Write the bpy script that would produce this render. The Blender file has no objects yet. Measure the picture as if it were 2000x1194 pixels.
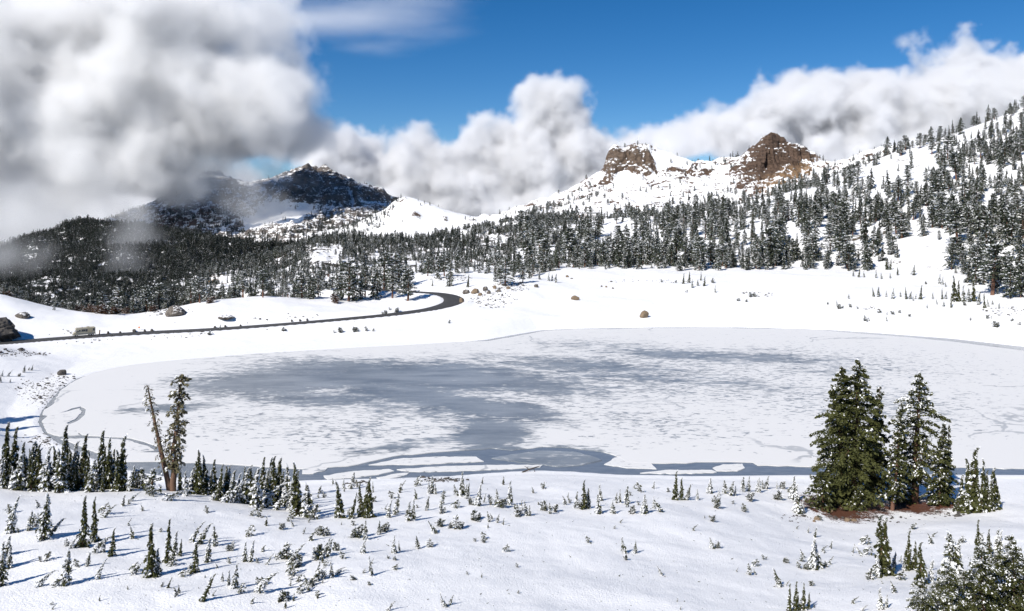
import bpy, math, random
import numpy as np
from mathutils import Quaternion, Vector

R = math.radians
sc = bpy.context.scene
COL = sc.collection
random.seed(7)
rng = np.random.default_rng(7)

# ---------------------------------------------------------------- camera
F, CX, HOR, HCAM = 1500.0, 1000.0, 430.0, 41.0     # focal length in px of a 2000 px frame, centre column, horizon row, eye height above the lake
cam_d = bpy.data.cameras.new('camera')
cam = bpy.data.objects.new('camera', cam_d); COL.objects.link(cam)
cam.location = (0, 0, HCAM); cam.rotation_euler = (R(90), 0, 0)
cam_d.sensor_width = 36; cam_d.lens = 36 * F / 2000
cam_d.shift_y = -(597 - HOR) / 2000
cam_d.clip_start = 0.5; cam_d.clip_end = 60000
sc.camera = cam

# ---------------------------------------------------------------- sky and sun
SUN_AZ, SUN_EL = 40.0, 41.0          # shadows run away from the viewer and to the right
world = bpy.data.worlds.new('World'); sc.world = world; world.use_nodes = True
nt = world.node_tree; nt.nodes.clear()
sky = nt.nodes.new('ShaderNodeTexSky'); sky.sky_type = 'NISHITA'; sky.sun_disc = False
sky.sun_elevation = R(SUN_EL); sky.sun_rotation = R(180 + SUN_AZ)
sky.altitude = 2500; sky.air_density = 1.0; sky.dust_density = 0.2; sky.ozone_density = 2.5
bg = nt.nodes.new('ShaderNodeBackground'); bg.inputs['Strength'].default_value = 0.084
wo = nt.nodes.new('ShaderNodeOutputWorld')
hs = nt.nodes.new('ShaderNodeHueSaturation'); hs.inputs['Saturation'].default_value = 1.38; hs.inputs['Hue'].default_value = 0.503; hs.inputs['Value'].default_value = 1.0
nt.links.new(sky.outputs[0], hs.inputs['Color']); nt.links.new(hs.outputs[0], bg.inputs['Color']); nt.links.new(bg.outputs[0], wo.inputs['Surface'])
sun_d = bpy.data.lights.new('sun', 'SUN'); sun_d.energy = 5.0; sun_d.angle = R(0.5); sun_d.color = (1.0, 0.945, 0.865)
sun = bpy.data.objects.new('sun', sun_d); COL.objects.link(sun)
dirv = Vector((math.sin(R(SUN_AZ)) * math.cos(R(SUN_EL)), math.cos(R(SUN_AZ)) * math.cos(R(SUN_EL)), -math.sin(R(SUN_EL))))
sun.rotation_euler = dirv.to_track_quat('-Z', 'Y').to_euler()
sc.view_settings.view_transform = 'Standard'; sc.view_settings.look = 'None'
sc.view_settings.exposure = 0.23; sc.view_settings.gamma = 1.0
sc.render.engine = 'CYCLES'
cy = sc.cycles
cy.max_bounces = 9; cy.diffuse_bounces = 3; cy.glossy_bounces = 2; cy.transmission_bounces = 2; cy.volume_bounces = 8
cy.transparent_max_bounces = 6; cy.volume_step_rate = 2.0; cy.volume_max_steps = 256
cy.use_denoising = True; cy.sample_clamp_indirect = 6
cy.use_adaptive_sampling = True; cy.adaptive_threshold = 0.02

# ---------------------------------------------------------------- helpers
def P(px, py, d):
    return np.stack([(np.asarray(px) - CX) / F * d, np.asarray(d) + 0.0 * np.asarray(px), HCAM + (HOR - np.asarray(py)) / F * d], -1)

def project(v):
    y = np.maximum(v[..., 1], 1e-3)
    return CX + F * v[..., 0] / y, HOR - F * (v[..., 2] - HCAM) / y

_perm = np.random.default_rng(3).permutation(512)
_perm = np.concatenate([_perm, _perm])
_gr = np.random.default_rng(4).normal(size=(512, 3)); _gr /= np.linalg.norm(_gr, axis=1)[:, None]
def perlin(p):
    p = np.asarray(p, float)
    i = np.floor(p).astype(int); f = p - i; i &= 511
    u = f * f * f * (f * (f * 6 - 15) + 10)
    out = 0
    for dx in (0, 1):
        for dy in (0, 1):
            for dz in (0, 1):
                h = _perm[(_perm[(_perm[(i[..., 0] + dx) & 511] + i[..., 1] + dy) & 511] + i[..., 2] + dz) & 511]
                g = _gr[h]
                dot = g[..., 0] * (f[..., 0] - dx) + g[..., 1] * (f[..., 1] - dy) + g[..., 2] * (f[..., 2] - dz)
                w = (u[..., 0] if dx else 1 - u[..., 0]) * (u[..., 1] if dy else 1 - u[..., 1]) * (u[..., 2] if dz else 1 - u[..., 2])
                out = out + w * dot
    return out * 1.6

def fbm(p, octv=4, gain=0.5, ridged=False):
    s, a, tot = 0, 1.0, 0.0
    for o in range(octv):
        n = perlin(p * 2.0 ** o + 17.3 * o)
        if ridged: n = 1 - 2 * np.abs(n)
        s = s + a * n; tot += a; a *= gain
    return s / tot

def xyz(x, y, z=0.0):
    return np.stack([x, y, np.zeros_like(x) + z], -1)

def sstep(a, b, x):
    t = np.clip((x - a) / (b - a), 0, 1)
    return t * t * (3 - 2 * t)

def inpoly(x, y, poly):
    poly = np.asarray(poly, float); c = np.zeros(np.shape(x), bool); n = len(poly)
    for i in range(n):
        x1, y1 = poly[i]; x2, y2 = poly[(i + 1) % n]
        if y1 == y2: continue
        m = ((y1 > y) != (y2 > y)) & (x < (x2 - x1) * (y - y1) / (y2 - y1) + x1)
        c ^= m
    return c

def segdist(x, y, line, closed=False):
    line = np.asarray(line, float)
    best = np.full(np.shape(x), 1e9); tb = np.zeros(np.shape(x)); n = len(line)
    for i in range(n if closed else n - 1):
        a, b = line[i], line[(i + 1) % n]
        ab = b - a; L2 = max(ab @ ab, 1e-9)
        t = np.clip(((x - a[0]) * ab[0] + (y - a[1]) * ab[1]) / L2, 0, 1)
        d = np.hypot(x - a[0] - t * ab[0], y - a[1] - t * ab[1])
        m = d < best
        best = np.where(m, d, best); tb = np.where(m, i + t, tb)
    return best, tb

def make_mesh(name, V, Fq, mats=(), mi=None, smooth=False, attrs=None):
    """V (n,3), Fq (m,3|4) -> mesh; attrs: name -> (domain, array)"""
    V = np.asarray(V, np.float32); Fq = np.asarray(Fq, np.int32)
    me = bpy.data.meshes.new(name)
    k = Fq.shape[1]; m = len(Fq)
    me.vertices.add(len(V)); me.vertices.foreach_set('co', V.ravel())
    me.loops.add(m * k); me.loops.foreach_set('vertex_index', Fq.ravel())
    me.polygons.add(m); me.polygons.foreach_set('loop_start', np.arange(0, m * k, k, dtype=np.int32))
    me.polygons.foreach_set('loop_total', np.full(m, k, np.int32))
    for mt in mats: me.materials.append(mt)
    if mi is not None: me.polygons.foreach_set('material_index', np.asarray(mi, np.int32))
    me.polygons.foreach_set('use_smooth', np.full(m, bool(smooth)))
    for an, (dom, arr) in (attrs or {}).items():
        arr = np.asarray(arr, np.float32)
        if arr.ndim == 2:
            a = me.attributes.new(an, 'FLOAT_COLOR', dom)
            if arr.shape[1] == 3: arr = np.concatenate([arr, np.ones((len(arr), 1), np.float32)], 1)
            a.data.foreach_set('color', arr.ravel())
        else:
            a = me.attributes.new(an, 'FLOAT', dom); a.data.foreach_set('value', arr)
    me.update(calc_edges=True); me.validate()
    return me

def link(name, data, parent=None, label=None, cat=None, group=None, kind=None):
    o = bpy.data.objects.new(name, data); COL.objects.link(o)
    if parent is not None: o.parent = parent
    if label: o['label'] = label
    if cat: o['category'] = cat
    if group: o['group'] = group
    if kind: o['kind'] = kind
    return o

def grid_faces(nu, nv):
    i = np.arange(nv - 1)[:, None] * nu + np.arange(nu - 1)[None, :]
    return np.stack([i, i + 1, i + nu + 1, i + nu], -1).reshape(-1, 4)

class NB:
    """small shader / geometry node builder"""
    def __init__(s, tree): s.t = tree
    def n(s, typ, **kw):
        nd = s.t.nodes.new(typ)
        for k, v in kw.items():
            if k.startswith('_'): setattr(nd, k[1:], v)
        for k, v in kw.items():
            if not k.startswith('_'):
                sock = nd.inputs[int(k[1:])] if (k[0] == 'i' and k[1:].isdigit()) else nd.inputs[k.replace('__', ' ')]
                s.set(sock, v)
        return nd
    def set(s, sock, v):
        if isinstance(v, bpy.types.NodeSocket): s.t.links.new(v, sock)
        else: sock.default_value = v
    def math(s, op, a, b=0.0, c=0.0, clamp=False):
        nd = s.t.nodes.new('ShaderNodeMath'); nd.operation = op; nd.use_clamp = clamp
        s.set(nd.inputs[0], a); s.set(nd.inputs[1], b); s.set(nd.inputs[2], c); return nd.outputs[0]
    def vmath(s, op, a, b=(0, 0, 0), scale=1.0):
        nd = s.t.nodes.new('ShaderNodeVectorMath'); nd.operation = op
        s.set(nd.inputs[0], a); s.set(nd.inputs[1], b)
        if op == 'SCALE': s.set(nd.inputs['Scale'], scale)
        return nd.outputs['Value'] if op in ('LENGTH', 'DOT_PRODUCT', 'DISTANCE') else nd.outputs[0]
    def ramp(s, x, a, b, c=0.0, d=1.0, smooth=True):
        nd = s.t.nodes.new('ShaderNodeMapRange'); nd.interpolation_type = 'SMOOTHSTEP' if smooth else 'LINEAR'
        for i, v in enumerate((x, a, b, c, d)): s.set(nd.inputs[i], v)
        return nd.outputs[0]
    def mix(s, f, a, b):
        nd = s.t.nodes.new('ShaderNodeMix'); nd.data_type = 'RGBA'
        s.set(nd.inputs['Factor'], f); s.set(nd.inputs[6], a); s.set(nd.inputs[7], b); return nd.outputs[2]
    def noise(s, vec, scale, detail=3, rough=0.55, dist=0.0, out=0):
        nd = s.t.nodes.new('ShaderNodeTexNoise'); s.set(nd.inputs['Vector'], vec)
        nd.inputs['Scale'].default_value = scale; nd.inputs['Detail'].default_value = detail
        nd.inputs['Roughness'].default_value = rough; nd.inputs['Distortion'].default_value = dist
        return nd.outputs[out]
    def attr(s, name, out='Fac'):
        nd = s.t.nodes.new('ShaderNodeAttribute'); nd.attribute_name = name; return nd.outputs[out]

def material(name, build):
    m = bpy.data.materials.new(name); m.use_nodes = True
    t = m.node_tree; t.nodes.clear()
    b = NB(t); out = t.nodes.new('ShaderNodeOutputMaterial')
    build(b, out); return m

def principled(b, out, color, rough=0.7, spec=0.3, normal=None, **kw):
    pr = b.n('ShaderNodeBsdfPrincipled')
    b.set(pr.inputs['Base Color'], color); b.set(pr.inputs['Roughness'], rough); b.set(pr.inputs['Specular IOR Level'], spec)
    if normal is not None: b.set(pr.inputs['Normal'], normal)
    for k, v in kw.items(): b.set(pr.inputs[k.replace('__', ' ')], v)
    b.t.links.new(pr.outputs[0], out.inputs['Surface']); return pr

def bump(b, h, dist, strength=1.0, normal=None):
    nd = b.n('ShaderNodeBump', Height=h, Distance=dist, Strength=strength)
    if normal is not None: b.set(nd.inputs['Normal'], normal)
    return nd.outputs[0]

SNOW = (0.85, 0.855, 0.865, 1)

def m_ground(b, out):
    pos = b.n('ShaderNodeNewGeometry').outputs['Position']
    soil = b.attr('soil')
    n1 = b.noise(pos, 0.9, 5, 0.65); n2 = b.noise(pos, 6.0, 3, 0.6)
    nn = b.math('ADD', b.math('MULTIPLY', n1, 0.6), b.math('MULTIPLY', n2, 0.4))
    f = b.ramp(b.math('ADD', soil, nn), 0.98, 1.06)
    sc_ = b.mix(b.noise(pos, 2.2, 4), (0.05, 0.042, 0.034, 1), (0.19, 0.15, 0.11, 1))
    needles = b.attr('needles')
    nf = b.ramp(b.math('ADD', needles, b.math('ADD', b.math('MULTIPLY', b.math('SUBTRACT', n2, 0.5), 1.0), b.math('MULTIPLY', b.math('SUBTRACT', n1, 0.5), 1.0))), 0.44, 0.56)
    col = b.mix(f, SNOW, sc_)
    nc = b.mix(b.noise(pos, 14, 3), (0.055, 0.022, 0.014, 1), (0.15, 0.068, 0.042, 1))
    col = b.mix(nf, col, nc)
    clump = b.noise(pos, 5.5, 2, 0.6, 0.6); drift = b.noise(pos, 0.35, 2)
    nb = bump(b, clump, 0.13, 0.6, bump(b, drift, 0.4, 0.3))
    principled(b, out, col, 0.6, 0.25, nb)
M_GROUND = material('snow_ground', m_ground)

def m_mountain(b, out):
    g = b.n('ShaderNodeNewGeometry'); pos = g.outputs['Position']
    rock = b.attr('rock'); rc = b.attr('rockcol', 'Color')
    nz = b.n('ShaderNodeSeparateXYZ', i0=g.outputs['Normal']).outputs[2]
    n1 = b.noise(pos, 0.055, 6, 0.66); n2 = b.noise(pos, 0.21, 5, 0.65)
    strata = b.noise(b.vmath('MULTIPLY', pos, (0.02, 0.02, 0.16)), 1.0, 5, 0.65, 0.6)
    v = b.math('ADD', b.math('ADD', rock, b.math('MULTIPLY', b.math('SUBTRACT', n1, 0.5), 1.7)), b.math('MULTIPLY', b.math('SUBTRACT', n2, 0.5), 1.4))
    v = b.math('ADD', v, b.math('MULTIPLY', b.math('SUBTRACT', strata, 0.5), 1.3))
    v = b.math('SUBTRACT', v, b.math('MULTIPLY', b.math('SUBTRACT', nz, 0.62), 0.55))
    f = b.ramp(v, 0.48, 0.60)
    var = b.ramp(b.math('ADD', b.math('MULTIPLY', n2, 0.5), b.math('MULTIPLY', strata, 0.5)), 0.3, 0.7, 0.45, 1.5)
    col = b.vmath('SCALE', rc, scale=var)
    colm = b.mix(f, SNOW, col)
    h = b.math('ADD', b.math('MULTIPLY', n2, 1.0), b.math('MULTIPLY', strata, 1.4))
    nb = bump(b, h, b.math('ADD', 0.6, b.math('MULTIPLY', f, 5.0)), 1.0)
    principled(b, out, colm, 0.75, 0.15, nb)
M_MOUNT = material('mountain_snow_and_rock', m_mountain)

def m_rock(b, out):
    tc = b.n('ShaderNodeNewGeometry'); pos = tc.outputs['Position']
    nz = b.n('ShaderNodeSeparateXYZ', i0=tc.outputs['Normal']).outputs[2]
    n1 = b.noise(pos, 1.1, 6, 0.65); n2 = b.noise(pos, 5.0, 4)
    col = b.mix(b.ramp(n1, 0.3, 0.7), (0.05, 0.045, 0.041, 1), (0.19, 0.165, 0.14, 1))
    sn = b.ramp(b.math('ADD', nz, b.math('MULTIPLY', b.math('SUBTRACT', n1, 0.5), 2.4)), 0.78, 0.92)
    col = b.mix(sn, col, SNOW)
    principled(b, out, col, 0.85, 0.2, bump(b, b.math('ADD', n1, b.math('MULTIPLY', n2, 0.4)), 0.25, 1.0))
M_ROCK = material('volcanic_boulder', m_rock)

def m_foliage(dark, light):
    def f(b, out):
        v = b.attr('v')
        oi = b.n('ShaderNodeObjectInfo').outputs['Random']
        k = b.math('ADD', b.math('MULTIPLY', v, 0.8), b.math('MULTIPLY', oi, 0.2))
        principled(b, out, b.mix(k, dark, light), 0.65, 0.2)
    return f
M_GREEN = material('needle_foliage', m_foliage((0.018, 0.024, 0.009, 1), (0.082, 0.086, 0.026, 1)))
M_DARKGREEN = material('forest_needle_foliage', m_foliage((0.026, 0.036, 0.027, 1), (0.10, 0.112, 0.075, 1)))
def m_tsnow(b, out):
    v = b.attr('v')
    principled(b, out, b.mix(v, (0.72, 0.74, 0.77, 1), (0.88, 0.89, 0.90, 1)), 0.6, 0.2)
M_TSNOW = material('snow_on_boughs', m_tsnow)
def m_bark(a, c):
    def f(b, out):
        tc = b.n('ShaderNodeTexCoord').outputs['Object']
        n = b.noise(b.vmath('MULTIPLY', tc, (40, 40, 5)), 1.0, 5, 0.6)
        principled(b, out, b.mix(n, a, c), 0.9, 0.1, bump(b, n, 0.05, 1.0))
    return f
M_BARK = material('red_brown_bark', m_bark((0.05, 0.028, 0.02, 1), (0.27, 0.15, 0.105, 1)))
M_OLDBARK = material('weathered_bark', m_bark((0.06, 0.035, 0.025, 1), (0.26, 0.165, 0.115, 1)))
M_LICHEN = material('yellow_green_twigs', m_foliage((0.045, 0.042, 0.022, 1), (0.15, 0.135, 0.075, 1)))

def m_road(b, out):
    pos = b.n('ShaderNodeNewGeometry').outputs['Position']
    n = b.noise(pos, 0.5, 5, 0.6); n2 = b.noise(pos, 9, 3)
    col = b.mix(b.math('ADD', b.math('MULTIPLY', n, 0.7), b.math('MULTIPLY', n2, 0.3)), (0.030, 0.030, 0.032, 1), (0.085, 0.083, 0.08, 1))
    principled(b, out, col, 0.7, 0.3, bump(b, n2, 0.01))
M_ROAD = material('wet_asphalt', m_road)

def m_water(b, out):
    pos = b.n('ShaderNodeNewGeometry').outputs['Position']
    n = b.noise(b.vmath('MULTIPLY', pos, (0.35, 1.2, 1)), 1.0, 4)
    col = b.mix(b.ramp(n, 0.3, 0.7), (0.14, 0.162, 0.19, 1), (0.19, 0.212, 0.24, 1))
    principled(b, out, col, 0.18, 0.5, bump(b, n, 0.01, 0.4))
M_WATER = material('thin_slush_water', m_water)

def m_ice(b, out):
    pos = b.n('ShaderNodeNewGeometry').outputs['Position']
    slush = b.attr('slush'); fleck = b.attr('fleck')
    st = b.vmath('MULTIPLY', pos, (0.16, 0.36, 1))
    n0 = b.noise(b.vmath('MULTIPLY', pos, (0.02, 0.05, 1)), 1.0, 5, 0.6)
    n1 = b.noise(st, 1.0, 6, 0.62, 0.4)
    n2 = b.noise(b.vmath('MULTIPLY', pos, (0.5, 1.3, 1)), 1.0, 4, 0.6, 0.5)
    # broad wet areas
    k = b.math('ADD', slush, b.math('ADD', b.math('MULTIPLY', b.math('SUBTRACT', n0, 0.5), 0.6), b.math('MULTIPLY', b.math('SUBTRACT', n1, 0.5), 1.0)))
    k = b.math('ADD', k, b.math('MULTIPLY', b.math('SUBTRACT', n2, 0.5), 1.1))
    f1 = b.ramp(k, 0.25, 0.60)
    # small dashes of bare ice in the snow skin
    k2 = b.math('ADD', b.math('MULTIPLY', n2, 0.75), b.math('MULTIPLY', n1, 0.25))
    thr = b.math('SUBTRACT', 0.645, b.math('MULTIPLY', fleck, 0.17))
    f2 = b.math('MULTIPLY', b.ramp(b.math('SUBTRACT', k2, thr), 0.0, 0.05), 0.85)
    vo = b.n('ShaderNodeTexVoronoi', _feature='DISTANCE_TO_EDGE', Vector=b.vmath('ADD', pos, b.vmath('SCALE', b.noise(pos, 0.06, 4, out=1), scale=14.0)), Scale=0.020)
    crk = b.math('MULTIPLY', b.ramp(vo.outputs['Distance'], 0.010, 0.003), b.ramp(b.noise(pos, 0.03, 2), 0.5, 0.56))
    f = b.math('MAXIMUM', b.math('MAXIMUM', f1, f2), b.math('MULTIPLY', crk, 0.5))
    n3 = b.noise(b.vmath('MULTIPLY', pos, (0.05, 0.16, 1)), 1.0, 5, 0.65)
    wet = b.mix(b.ramp(n3, 0.3, 0.72), (0.145, 0.17, 0.20, 1), (0.28, 0.307, 0.337, 1))
    col = b.mix(f, (0.71, 0.71, 0.705, 1), wet)
    rough = b.math('SUBTRACT', 0.65, b.math('MULTIPLY', f, 0.3))
    nb = bump(b, b.math('SUBTRACT', b.math('MULTIPLY', n2, 0.3), f), 0.05, 0.6)
    principled(b, out, col, rough, 0.3, nb)
M_ICE = material('snow_skinned_ice', m_ice)

def plain(name, col, rough=0.6, spec=0.3, scale=6.0, amt=0.25):
    def f(b, out):
        tc = b.n('ShaderNodeTexCoord').outputs['Object']
        n = b.noise(tc, scale, 4)
        c2 = tuple(c * (1 - amt) for c in col[:3]) + (1,)
        principled(b, out, b.mix(n, c2, col), rough, spec)
    return material(name, f)

# ---------------------------------------------------------------- clouds (real volumes)
def cloud_material(name, dens, color=(0.97, 0.975, 0.985, 1)):
    m = bpy.data.materials.new(name); m.use_nodes = True
    t = m.node_tree; t.nodes.clear(); b = NB(t)
    out = t.nodes.new('ShaderNodeOutputMaterial')
    pv = b.n('ShaderNodeVolumePrincipled')
    pv.inputs['Color'].default_value = color; pv.inputs['Anisotropy'].default_value = 0.0
    pv.inputs['Density Attribute'].default_value = ''
    b.set(pv.inputs['Density'], b.math('MULTIPLY', b.attr('density'), dens))
    t.links.new(pv.outputs[0], out.inputs['Volume'])
    return m

def cloud(name, label, blobs, dens, voxel, nscale, namp, soft=0.9, color=(0.90, 0.903, 0.91, 1), seed=0.0, detail=7.0, stretch=(1, 1, 1), power=1.6, zero=0.0):
    """blobs: (px, py, d, rx_px, ry_px, depth_m, weight) ellipsoids placed at their real distance"""
    c, r, w = [], [], []
    for bl in blobs:
        px, py, d, rx, ry, rd = bl[:6]
        c.append(P(px, py, d)); r.append((rx * d / F, rd, ry * d / F)); w.append(bl[6] if len(bl) > 6 else 1.0)
    c = np.array(c); r = np.array(r)
    mn = (c - r * 1.45).min(0); mx = (c + r * 1.45).max(0)
    res = np.clip(((mx - mn) / voxel).astype(int), 8, 400)
    tree = bpy.data.node_groups.new(name, 'GeometryNodeTree')
    tree.interface.new_socket('Geometry', in_out='OUTPUT', socket_type='NodeSocketGeometry')
    b = NB(tree)
    pos = b.n('GeometryNodeInputPosition').outputs[0]
    sp = b.vmath('MULTIPLY', b.vmath('ADD', pos, (seed * 1000, seed * 371, 0)), tuple(q / nscale for q in stretch))
    nz = b.n('ShaderNodeTexNoise', Vector=sp, Scale=1.0, Detail=detail, Roughness=0.60, Distortion=0.0)
    nzf = [o for o in nz.outputs if o.enabled][0]
    acc = None
    for i in range(len(c)):
        q = b.vmath('DIVIDE', b.vmath('SUBTRACT', pos, tuple(c[i])), tuple(r[i]))
        s = b.math('SUBTRACT', w[i], b.math('MULTIPLY', b.vmath('LENGTH', q), w[i]))
        acc = s if acc is None else b.math('SMOOTH_MAX', acc, s, 0.25)
    v = b.math('ADD', acc, b.math('MULTIPLY', b.math('SUBTRACT', nzf, 0.5), namp))
    edge = b.ramp(acc, -0.42, -0.15)
    den = b.math('MULTIPLY', b.math('POWER', b.ramp(v, zero, zero + soft, smooth=False), power), edge)
    vc = b.n('GeometryNodeVolumeCube', Density=den, Min=tuple(mn), Max=tuple(mx))
    vc.inputs['Resolution X'].default_value = int(res[0]); vc.inputs['Resolution Y'].default_value = int(res[1]); vc.inputs['Resolution Z'].default_value = int(res[2])
    sm = b.n('GeometryNodeSetMaterial', Geometry=vc.outputs[0], Material=cloud_material(name + '_vapour', dens, color))
    go = tree.nodes.new('NodeGroupOutput'); tree.links.new(sm.outputs[0], go.inputs[0])
    me = bpy.data.meshes.new(name)
    o = link(name, me, label=label, cat='cloud', kind='stuff', group='clouds over the mountains')
    md = o.modifiers.new('vapour', 'NODES'); md.node_group = tree
    me.materials.append(sm.inputs['Material'].default_value)
    return o

cloud('cloud', 'huge grey white cloud mass shrouding the dark mountain at left',
      [(60, 110, 2300, 330, 190, 260), (330, 190, 2300, 280, 160, 260), (500, 195, 2300, 150, 120, 220), (180, 285, 2250, 270, 112, 240),
       (560, 255, 2400, 100, 58, 160), (430, 270, 2450, 190, 44, 160), (270, 50, 2300, 330, 110, 240), (-140, 250, 2200, 250, 280, 260)],
      0.042, 7.5, 230, 2.4, 0.62, seed=1, detail=10, power=1.3, zero=.02, color=(.972, .974, .978, 1))
cloud('cloud', 'thin torn mist hanging in front of the dark mountain',
      [(0, 400, 2100, 190, 120, 180), (268, 450, 1450, 55, 95, 80, .9), (240, 500, 1200, 50, 45, 60, .6), (510, 345, 2550, 120, 45, 120, .7), (80, 460, 1800, 150, 80, 140, .9), (10, 500, 1250, 150, 70, 110, .7), (470, 400, 2300, 80, 80, 100, .5), (200, 390, 2100, 120, 70, 140, .8), (360, 370, 2350, 120, 50, 120, .6)],
      0.010, 9, 170, 2.8, 0.8, seed=8, detail=9, power=1.2, zero=.05, color=(.96, .963, .97, 1))
cloud('cloud', 'long grey cloud bank behind the snowy pass',
      [(690, 325, 4200, 110, 85, 300), (840, 335, 4200, 170, 78, 300), (1000, 320, 4200, 175, 92, 300), (1085, 220, 4200, 75, 85, 180),
       (1150, 300, 4200, 120, 65, 240), (1250, 285, 4200, 90, 44, 200), (760, 390, 4200, 200, 70, 280), (950, 395, 4200, 220, 65, 280), (1120, 380, 4200, 130, 70, 250)],
      0.045, 11, 270, 2.9, 0.5, seed=2, detail=10, power=1.3, zero=.10, color=(.93, .934, .944, 1))
cloud('cloud', 'low grey cloud bank behind the wooded spur at far left',
      [(40, 430, 4300, 260, 70, 250), (-150, 420, 4300, 250, 110, 250), (230, 410, 4300, 160, 60, 250), (330, 370, 4300, 160, 70, 250), (100, 340, 4300, 260, 80, 250)],
      0.02, 22, 380, 2.2, 0.7, seed=5, detail=7, power=1.2, zero=.0, color=(.93, .934, .944, 1))
cloud('cloud', 'white billowing cloud above the forested ridge at right',
      [(1880, 185, 3600, 150, 115, 300), (1720, 235, 3600, 170, 100, 280), (1560, 215, 3600, 120, 85, 240), (1430, 255, 3600, 110, 62, 240),
       (1650, 300, 3600, 260, 70, 280), (1990, 230, 3600, 160, 125, 280), (1340, 275, 3600, 80, 42, 200), (1850, 290, 3600, 220, 80, 280)],
      0.045, 9.5, 240, 2.9, 0.5, seed=3, detail=10, power=1.3, zero=.10, color=(.93, .934, .944, 1))
cloud('cloud', 'thin white streaks of high cloud near the top of the sky',
      [(600, 40, 7000, 270, 70, 400, .8), (400, 0, 7000, 330, 80, 400, .8), (720, 90, 7000, 160, 30, 300, .5)],
      0.0013, 28, 900, 3.6, 1.0, seed=6, detail=10, stretch=(.4, 1, 2.6), power=1.3, zero=.0, color=(.96, .963, .97, 1))

# ---------------------------------------------------------------- the near ground: one sheet from the viewer's feet to the far valley
def lake_d(py): return F * HCAM / (py - HOR)
SHORE_PX = [(2300, 722), (2000, 678), (1930, 670), (1860, 662), (1780, 656), (1700, 650), (1620, 645), (1500, 641), (1400, 639), (1260, 640), (1130, 642), (1060, 645), (1000, 655),
            (950, 664), (880, 670), (800, 675), (700, 680), (600, 686), (500, 692), (400, 700), (320, 707), (250, 715), (190, 727), (150, 740), (118, 760), (96, 785), (80, 805), (74, 825),
            (85, 845), (112, 865), (160, 888), (230, 915), (330, 932), (450, 938), (560, 940), (640, 937), (760, 935), (880, 930), (960, 924), (1040, 919), (1110, 921), (1200, 927), (1350, 930), (1500, 929), (1650, 928),
            (1800, 927), (2000, 928), (2300, 930)]
SHORE = np.array([P(x, y, lake_d(y))[:2] for x, y in SHORE_PX])
ROAD_PX = [(-160, 684, 212), (-80, 677, 222), (0, 671, 231), (100, 663, 241), (200, 656, 250), (300, 650, 257), (400, 645, 263), (500, 638, 270), (600, 630, 277), (700, 621, 285), (760, 615, 290), (800, 610, 295),
           (840, 604, 300), (868, 597, 306), (884, 590, 313), (886, 583, 321), (873, 577, 329), (848, 573, 336), (815, 571, 341), (770, 568, 346), (720, 566, 350), (650, 566, 352)]
def catmull(pts, n):
    pts = np.asarray(pts, float); out = []
    q = np.vstack([2 * pts[0] - pts[1], pts, 2 * pts[-1] - pts[-2]])
    for i in range(1, len(q) - 2):
        for t in np.linspace(0, 1, n, endpoint=False):
            a, b_, c, d = q[i - 1], q[i], q[i + 1], q[i + 2]
            out.append(0.5 * ((2 * b_) + (c - a) * t + (2 * a - 5 * b_ + 4 * c - d) * t * t + (3 * b_ - a - 3 * c + d) * t ** 3))
    out.append(pts[-1]); return np.array(out)
ROAD3 = catmull([P(*p) for p in ROAD_PX], 6)

# control points (px, py, distance)
CP = []
for px in (-400, 0, 400, 800, 1200, 1600, 2000, 2400):
    CP += [(px, HOR + (HCAM - 24.5) / 8 * F, 8), (px, HOR + (HCAM - 22.2) / 18 * F, 18)]
for px, rows in {
    -400: [(1194, 38), (1100, 48), (1000, 62), (930, 82), (905, 110)],
    0: [(1194, 40), (1100, 50), (1030, 60), (975, 70), (943, 82), (950, 98), (945, 112)],
    140: [(1194, 40), (1100, 50), (1030, 61), (980, 71), (950, 82), (956, 98)],
    260: [(1194, 40), (1100, 51), (1030, 62), (985, 72), (958, 82), (960, 100)],
    420: [(1194, 40), (1100, 51), (1040, 62), (1000, 71), (978, 80), (965, 100)],
    560: [(1194, 40), (1100, 52), (1040, 63), (1012, 70), (998, 78), (965, 102)],
    640: [(1194, 40), (1100, 52), (1045, 63), (1015, 72), (985, 83), (955, 106)],
    800: [(1194, 40), (1100, 53), (1040, 65), (1000, 77), (960, 94)],
    1000: [(1194, 41), (1100, 54), (1040, 66), (1000, 77), (960, 94), (937, 110)],
    1250: [(1194, 42), (1100, 56), (1040, 69), (1000, 80), (965, 95), (940, 112)],
    1450: [(1194, 43), (1100, 60), (1040, 74), (1000, 86), (965, 100), (945, 113)],
    1620: [(1194, 44), (1100, 63), (1050, 78), (1005, 97), (975, 105), (945, 116)],
    1800: [(1194, 44), (1100, 64), (1050, 78), (1003, 98), (975, 106), (945, 116)],
    2000: [(1194, 43), (1100, 62), (1050, 76), (1000, 94), (960, 108), (940, 118)],
    2400: [(1194, 42), (1100, 60), (1050, 74), (1000, 90), (950, 112)]}.items():
    CP += [(px, py, d + (124 - d) * .13) for py, d in rows]
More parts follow.
